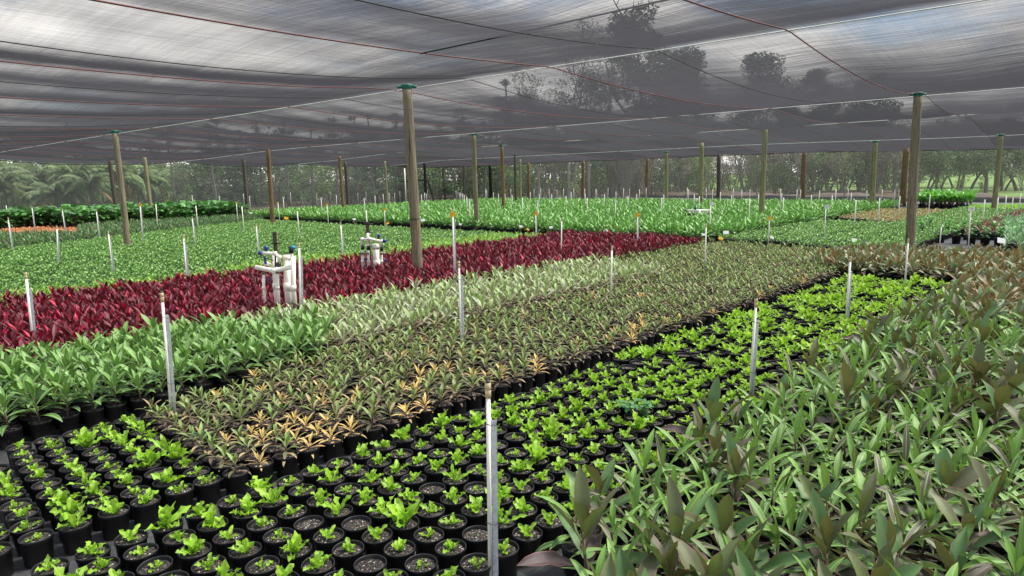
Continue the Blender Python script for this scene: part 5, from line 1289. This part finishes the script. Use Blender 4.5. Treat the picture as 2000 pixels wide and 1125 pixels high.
def mk_tree(kind, R):
    tr = MB(); cr_ = MB(); tips = []
    if kind == 'pine':
        H = R.uniform(13, 18); lean = R.uniform(-0.6, 0.6)
        pts = [(lean*(z/H)**1.5+0.1*math.sin(z), 0.12*math.sin(z*0.7), z) for z in [H*i/9 for i in range(10)]]
        tr.tube(pts, [0.24*(1-0.75*i/9)+0.03 for i in range(10)], 8, 0)
        for k in range(44):
            z = R.uniform(1.8, H*0.98); az = R.random()*6.28; L = (1.2+2.6*math.sin(math.pi*min(1, (z/H)*0.9+0.12)))*R.uniform(0.4, 1); bare = z < H*0.42 and R.random() < 0.35
            x0 = lean*(z/H)**1.5; e = (x0+L*math.cos(az), L*math.sin(az), z+R.uniform(-0.4, 0.9))
            tr.tube([(x0, 0, z), ((x0+e[0])/2, e[1]/2, (z+e[2])/2+R.uniform(-.15, .3)), e], [0.05, 0.03, 0.012], 5, 0, False)
            if not bare:
                for f in (0.45, 0.7, 0.95): cards(cr_, R, (x0+(e[0]-x0)*f, e[1]*f, z+(e[2]-z)*f), (0.75, 0.75, 0.42), 28, 0.22, 0.55, 0, 0.22, 0.2, 0.3)
    elif kind == 'broad':
        H = R.uniform(9, 13); nt = R.choice([1, 2, 2])
        for k in range(nt):
            az = R.random()*6.28; d = (0.25*math.cos(az), 0.25*math.sin(az), 1)
            branchy(tr, R, (0.3*math.cos(az)*(nt-1), 0.3*math.sin(az)*(nt-1), 0), d, H*0.36, 0.24 if nt == 1 else 0.16, 3, tips, (2, 3), 0.55, 0.3, 8)
        for t in tips:
            s = R.uniform(0.8, 1.5); cards(cr_, R, t, (s, s, s*0.62), 46, 0.16, 0.42, 0, 0.5, 0.35)
        for _ in range(48):
            az = R.random()*6.28; rr = R.uniform(0.3, 3.6); z = R.uniform(H*0.24, H*0.9); rr *= 1-0.5*max(0, z/H-0.55)/0.35; cards(cr_, R, (rr*math.cos(az), rr*math.sin(az), z), (1.15, 1.15, 0.6), 56, 0.16, 0.4, 0, 0.5, 0.4)
    elif kind == 'giant':
        H = 15.0; branchy(tr, R, (0, 0, 0), (0.05, 0, 1), H*0.5, 0.28, 3, tips, (2, 3), 0.55, 0.4, 8)
        for _ in range(60):
            z = R.uniform(0.25, 1.0); w_ = 4.6*math.sin(math.pi*min(1, z*0.8+0.16))**0.7; az = R.random()*6.28; rr = w_*math.sqrt(R.random())
            cards(cr_, R, (rr*math.cos(az), rr*math.sin(az), z*H), (1.2, 1.2, 0.8), 230, 0.16, 0.40, 0, 0.5, 0.3)
    elif kind == 'scrub':
        for k in range(R.choice([4, 5, 6])):
            az = R.random()*6.28; branchy(tr, R, (0.25*math.cos(az), 0.25*math.sin(az), 0), (0.35*math.cos(az), 0.35*math.sin(az), 1), R.uniform(3.0, 5.0), R.uniform(0.07, 0.14), 3, tips, (2, 4), 0.6, 0.5, 6)
        for t in tips: cards(cr_, R, t, (0.6, 0.6, 0.45), 9, 0.12, 0.34, 0, 0.3, 0.2)
    elif kind == 'gum':
        H = R.uniform(14, 19); lean = R.uniform(-1, 1)
        branchy(tr, R, (0, 0, 0), (lean*0.08, 0.03, 1), H*0.5, 0.2, 3, tips, (2, 3), 0.5, 0.5, 9)
        for t in tips: s = R.uniform(0.9, 1.6); cards(cr_, R, t, (s, s, s*0.6), 40, 0.16, 0.4, 0, 0.35, 0.3, 0.5)
    elif kind == 'bush':
        for k in range(8):
            az = R.random()*6.28; tr.tube([(0, 0, 0), (0.5*math.cos(az), 0.5*math.sin(az), 1.4), (1.3*math.cos(az), 1.3*math.sin(az), 3.2)], [0.05, 0.03, 0.015], 5, 0, False)
        for k in range(34):
            az = R.random()*6.28; rr = R.uniform(0, 1.9); cards(cr_, R, (rr*math.cos(az), rr*math.sin(az), R.uniform(0.3, 4.6)), (0.85, 0.85, 0.6), 46, 0.12, 0.36, 0, 0.5, 0.3)
    elif kind == 'palm':
        H = R.uniform(2.0, 3.3); tr.tube([(0.05*math.sin(z), 0, z) for z in [H*i/6 for i in range(7)]], [0.17, 0.14, 0.12, 0.12, 0.12, 0.12, 0.1], 10, 0)
        for k in range(30):
            az = k*2.4+R.uniform(-.3, .3); el = R.uniform(-0.3, 1.35); L = R.uniform(2.4, 3.4); dry = el < -0.2
            p = Vector((0, 0, H)); e = el; pts = [p.copy()]; n = 12
            for i in range(n):
                p = p+Vector((math.cos(az)*math.cos(e), math.sin(az)*math.cos(e), math.sin(e)))*(L/n); e -= (0.10+0.09*i/n*2)*(1.0 if el > 0 else 0.6); pts.append(p.copy())
            tr.tube(pts, [0.035*(1-0.8*i/n) for i in range(n+1)], 4, 0, False)
            for i in range(3, n*5):
                f = i/5; j = min(int(f), n-1); q = pts[j].lerp(pts[j+1], f-j); ll = 0.62*math.sin(math.pi*min(0.97, f/n*0.85+0.12))
                for s_ in (-1, 1):
                    sd_ = Vector((-math.sin(az)*s_, math.cos(az)*s_, 0)); d = (sd_*0.75+Vector((0, 0, -0.55+R.uniform(-0.25, 0.3)))+Vector((math.cos(az), math.sin(az), 0))*0.25).normalized()
                    w_ = Vector((math.cos(az), math.sin(az), 0.2))*0.05; rn = R.random()
                    cr_.add([q-w_, q+w_, q+d*ll], [(0, 1, 2)], 1 if dry else 0, [(0, 0, rn, 0)]*3)
    return tr, cr_
TR = random.Random(101); KM = {'pine': ('bark_grey', ['f_pine']), 'giant': ('bark_dark', ['f_dark']), 'broad': ('bark_dark', ['f_dark']), 'lightbroad': ('bark_dark', ['f_light']), 'scrub': ('bark_grey', ['f_dry']), 'gum': ('bark_pale', ['f_pine']), 'bush': ('bark_dark', ['f_dark']), 'lightbush': ('bark_dark', ['f_light']), 'palm': ('bark_dark', ['f_palm', 'f_palmdry'])}
LIB = {}
for kd, base, n in (('pine', 'pine', 4), ('broad', 'broad', 4), ('lightbroad', 'broad', 2), ('scrub', 'scrub', 4), ('gum', 'gum', 3), ('bush', 'bush', 4), ('lightbush', 'bush', 3), ('palm', 'palm', 4), ('giant', 'giant', 2)):
    LIB[kd] = []
    for _ in range(n):
        t, c = mk_tree(base, TR); LIB[kd].append((t.mesh('trunk', [M[KM[kd][0]]]), c.mesh('crown', [M[m] for m in KM[kd][1]], False)))
NAMES = {'giant': ('tall_tree', 'tree', 'trunk', 'crown'), 'pine': ('pine_tree', 'tree', 'trunk', 'crown'), 'gum': ('gum_tree', 'tree', 'trunk', 'crown'), 'broad': ('dense_tree', 'tree', 'trunk', 'crown'), 'lightbroad': ('leafy_tree', 'tree', 'trunk', 'crown'), 'scrub': ('bare_tree', 'tree', 'trunk', 'crown'), 'bush': ('bush', 'bush', 'stems', 'foliage'), 'lightbush': ('bush', 'bush', 'stems', 'foliage'), 'palm': ('palm_tree', 'palm', 'trunk', 'crown')}
DESC = {'giant': 'very tall dark tree', 'pine': 'straight grey-trunked pine with wispy green foliage', 'gum': 'tall pale-trunked gum tree', 'broad': 'dark dense broad-leaved tree', 'lightbroad': 'light green leafy tree', 'scrub': 'bare grey twiggy tree', 'bush': 'dark green bush', 'lightbush': 'light green bush', 'palm': 'feathery drooping palm'}
def where(px):
    for lim, t in ((120, 'at the far left edge'), (215, 'left of the front left post'), (330, 'just right of the front left post'), (470, 'left of the plumbing'), (640, 'behind the near plumbing'), (790, 'left of the big front post'), (925, 'right of the big front post'), (1040, 'behind the middle posts'), (1200, 'right of the middle posts'), (1370, 'left of the bright sky gap'), (1480, 'in the bright sky gap'), (1600, 'right of the sky gap'), (1700, 'behind the tan seedlings'), (1800, 'behind the thick right post'), (1900, 'behind the bright clump'), (2400, 'at the far right')):
        if px < lim: return t
def plant_tree(kd, px, Y, sc=1.0, lab=None, var=None):
    x, y, _ = at_depth(px, 347-0.0244*(px-1000), Y)
    tm, cm = LIB[kd][TR.randrange(len(LIB[kd])) if var is None else var]; nm = NAMES[kd]
    r = empty(nm[0], (x, y, 0), TR.random()*6.28, sc); obj(nm[2], tm, r); obj(nm[3], cm, r)
    dist = 'near' if Y < 70 else ('farther' if Y < 90 else 'distant')
    tag(r, lab or (dist+' '+DESC[kd]+' '+where(px)), nm[1], DESC[kd]+'s '+where(px)+', '+dist); return r
for px, Y, s in ((-60, 56, 1), (8, 52, 0.9), (52, 58, 1.1), (105, 53, 1.0), (150, 60, 1.15), (176, 54, 0.85), (232, 62, 1.1), (270, 66, 1.0), (-20, 66, 1.25), (30, 68, 1.2), (78, 66, 1.3), (128, 68, 1.25), (205, 70, 1.3), (300, 74, 1.1)):
    plant_tree('palm', px, Y, s)
for px in range(-150, 1000, 34):
    kd = TR.choice(['pine', 'pine', 'pine', 'gum', 'lightbroad']) if px > 280 else TR.choice(['lightbroad', 'broad', 'lightbroad', 'pine'])
    if 640 < px < 700 or 575 < px < 615: continue
    plant_tree(kd, px+TR.uniform(-12, 12), TR.uniform(80, 100), TR.uniform(0.8, 1.05)*(0.55 if px < 560 else 0.6))
for px in list(range(300, 960, 62)): plant_tree(TR.choice(['pine', 'gum', 'scrub']), px+TR.uniform(-20, 20), TR.uniform(74, 86), TR.uniform(0.8, 1.0)*(0.58 if px < 560 else 0.6))
for px in range(-100, 980, 17): plant_tree(TR.choice(['bush', 'bush', 'lightbush']), px+TR.uniform(-12, 12), TR.uniform(74, 96), TR.uniform(0.8, 1.35))
for px in range(960, 1372, 22): plant_tree(TR.choice(['broad', 'broad', 'lightbroad', 'gum', 'pine']), px+TR.uniform(-12, 12), TR.uniform(76, 96), TR.uniform(0.65, 0.85))
for px in (1052, 1110, 1122, 1150, 1200, 1216, 1228): plant_tree('gum' if px < 1190 else 'scrub', px, TR.uniform(71, 76), 0.95)
for px in range(960, 1380, 17): plant_tree(TR.choice(['bush', 'lightbush', 'bush', 'scrub']), px+TR.uniform(-12, 12), TR.uniform(72, 84), TR.uniform(0.7, 1.0))
for px in range(1380, 1480, 24): plant_tree('scrub', px, TR.uniform(80, 100), 0.7); plant_tree('lightbush', px+10, TR.uniform(90, 110), 0.8)
for px in range(1462, 1790, 27): plant_tree(TR.choice(['scrub', 'scrub', 'broad', 'lightbroad', 'scrub']), px+TR.uniform(-10, 10), TR.uniform(70, 88), TR.uniform(0.75, 1.0))
for px in range(1468, 1770, 19): plant_tree(TR.choice(['bush', 'lightbush', 'scrub', 'scrub']), px+TR.uniform(-10, 10), TR.uniform(69, 84), TR.uniform(0.6, 1.0))
for px in (1812, 1838, 1868, 1900, 1930, 1965, 1990, 2020, 2060): plant_tree('broad', px, TR.uniform(64, 74), TR.uniform(0.62, 0.8))
for px in (1790, 1830, 1880, 1960, 2040): plant_tree('lightbroad', px, TR.uniform(80, 95), 0.9)
for px in range(1800, 2080, 40): plant_tree(TR.choice(['lightbush', 'scrub']), px, TR.uniform(66, 72), 0.3)
# the two tall crowns that show through the shade cloth
plant_tree('giant', 1235, 104, 1.75, 'very tall dark tree showing as a rounded shadow through the shade cloth', 1)
plant_tree('giant', 1335, 108, 1.4, 'tall dark tree showing through the shade cloth, right shoulder of the biggest one', 0)
plant_tree('giant', 1480, 106, 1.32, 'tall dark tree showing through the cloth right of the tallest crown', 0)
plant_tree('giant', 1585, 106, 1.15, 'tall dark tree showing faintly through the cloth toward the thick post', 0)
plant_tree('giant', 1690, 104, 1.05, 'tall dark tree showing faintly through the cloth above the thick post', 1)
for px in (345, 420, 505, 560, 615, 660, 705, 735, 770, 800, 860, 900, 940, 975): plant_tree('pine', px+TR.uniform(-8, 8), TR.uniform(68, 78), TR.uniform(0.5, 0.62))
# distant wood that closes the view, with gaps of sky
R = random.Random(140); mb = MB()
for px in range(-420, 2500, 11):
    if 640 < px < 675 or 1392 < px < 1462 : continue
    if 570 < px < 600: hmax = 5
    elif px > 1790: hmax = 9
    else: hmax = 9+2*math.sin(px*0.013)+1.5*math.sin(px*0.05)
    x, y, _ = at_depth(px, 347-0.0244*(px-1000), R.uniform(112, 128))
    if 1800 < px < 2600: x, y = x*1.9, y*1.9
    for _ in range(8 if 330 < px < 1000 else 14): cards(mb, R, (x+R.uniform(-1, 1), y+R.uniform(-2, 2), R.uniform(0.3, hmax)), (1.5, 1.5, 1.1), 26, 0.35, 0.9, 0, 0.5, 0.2)
o = obj('distant_wood', mb.mesh('distant_wood', [M['f_dark']], False)); tag(o, 'far-off wood closing the view behind the separate trees', 'wood', None, 'stuff')
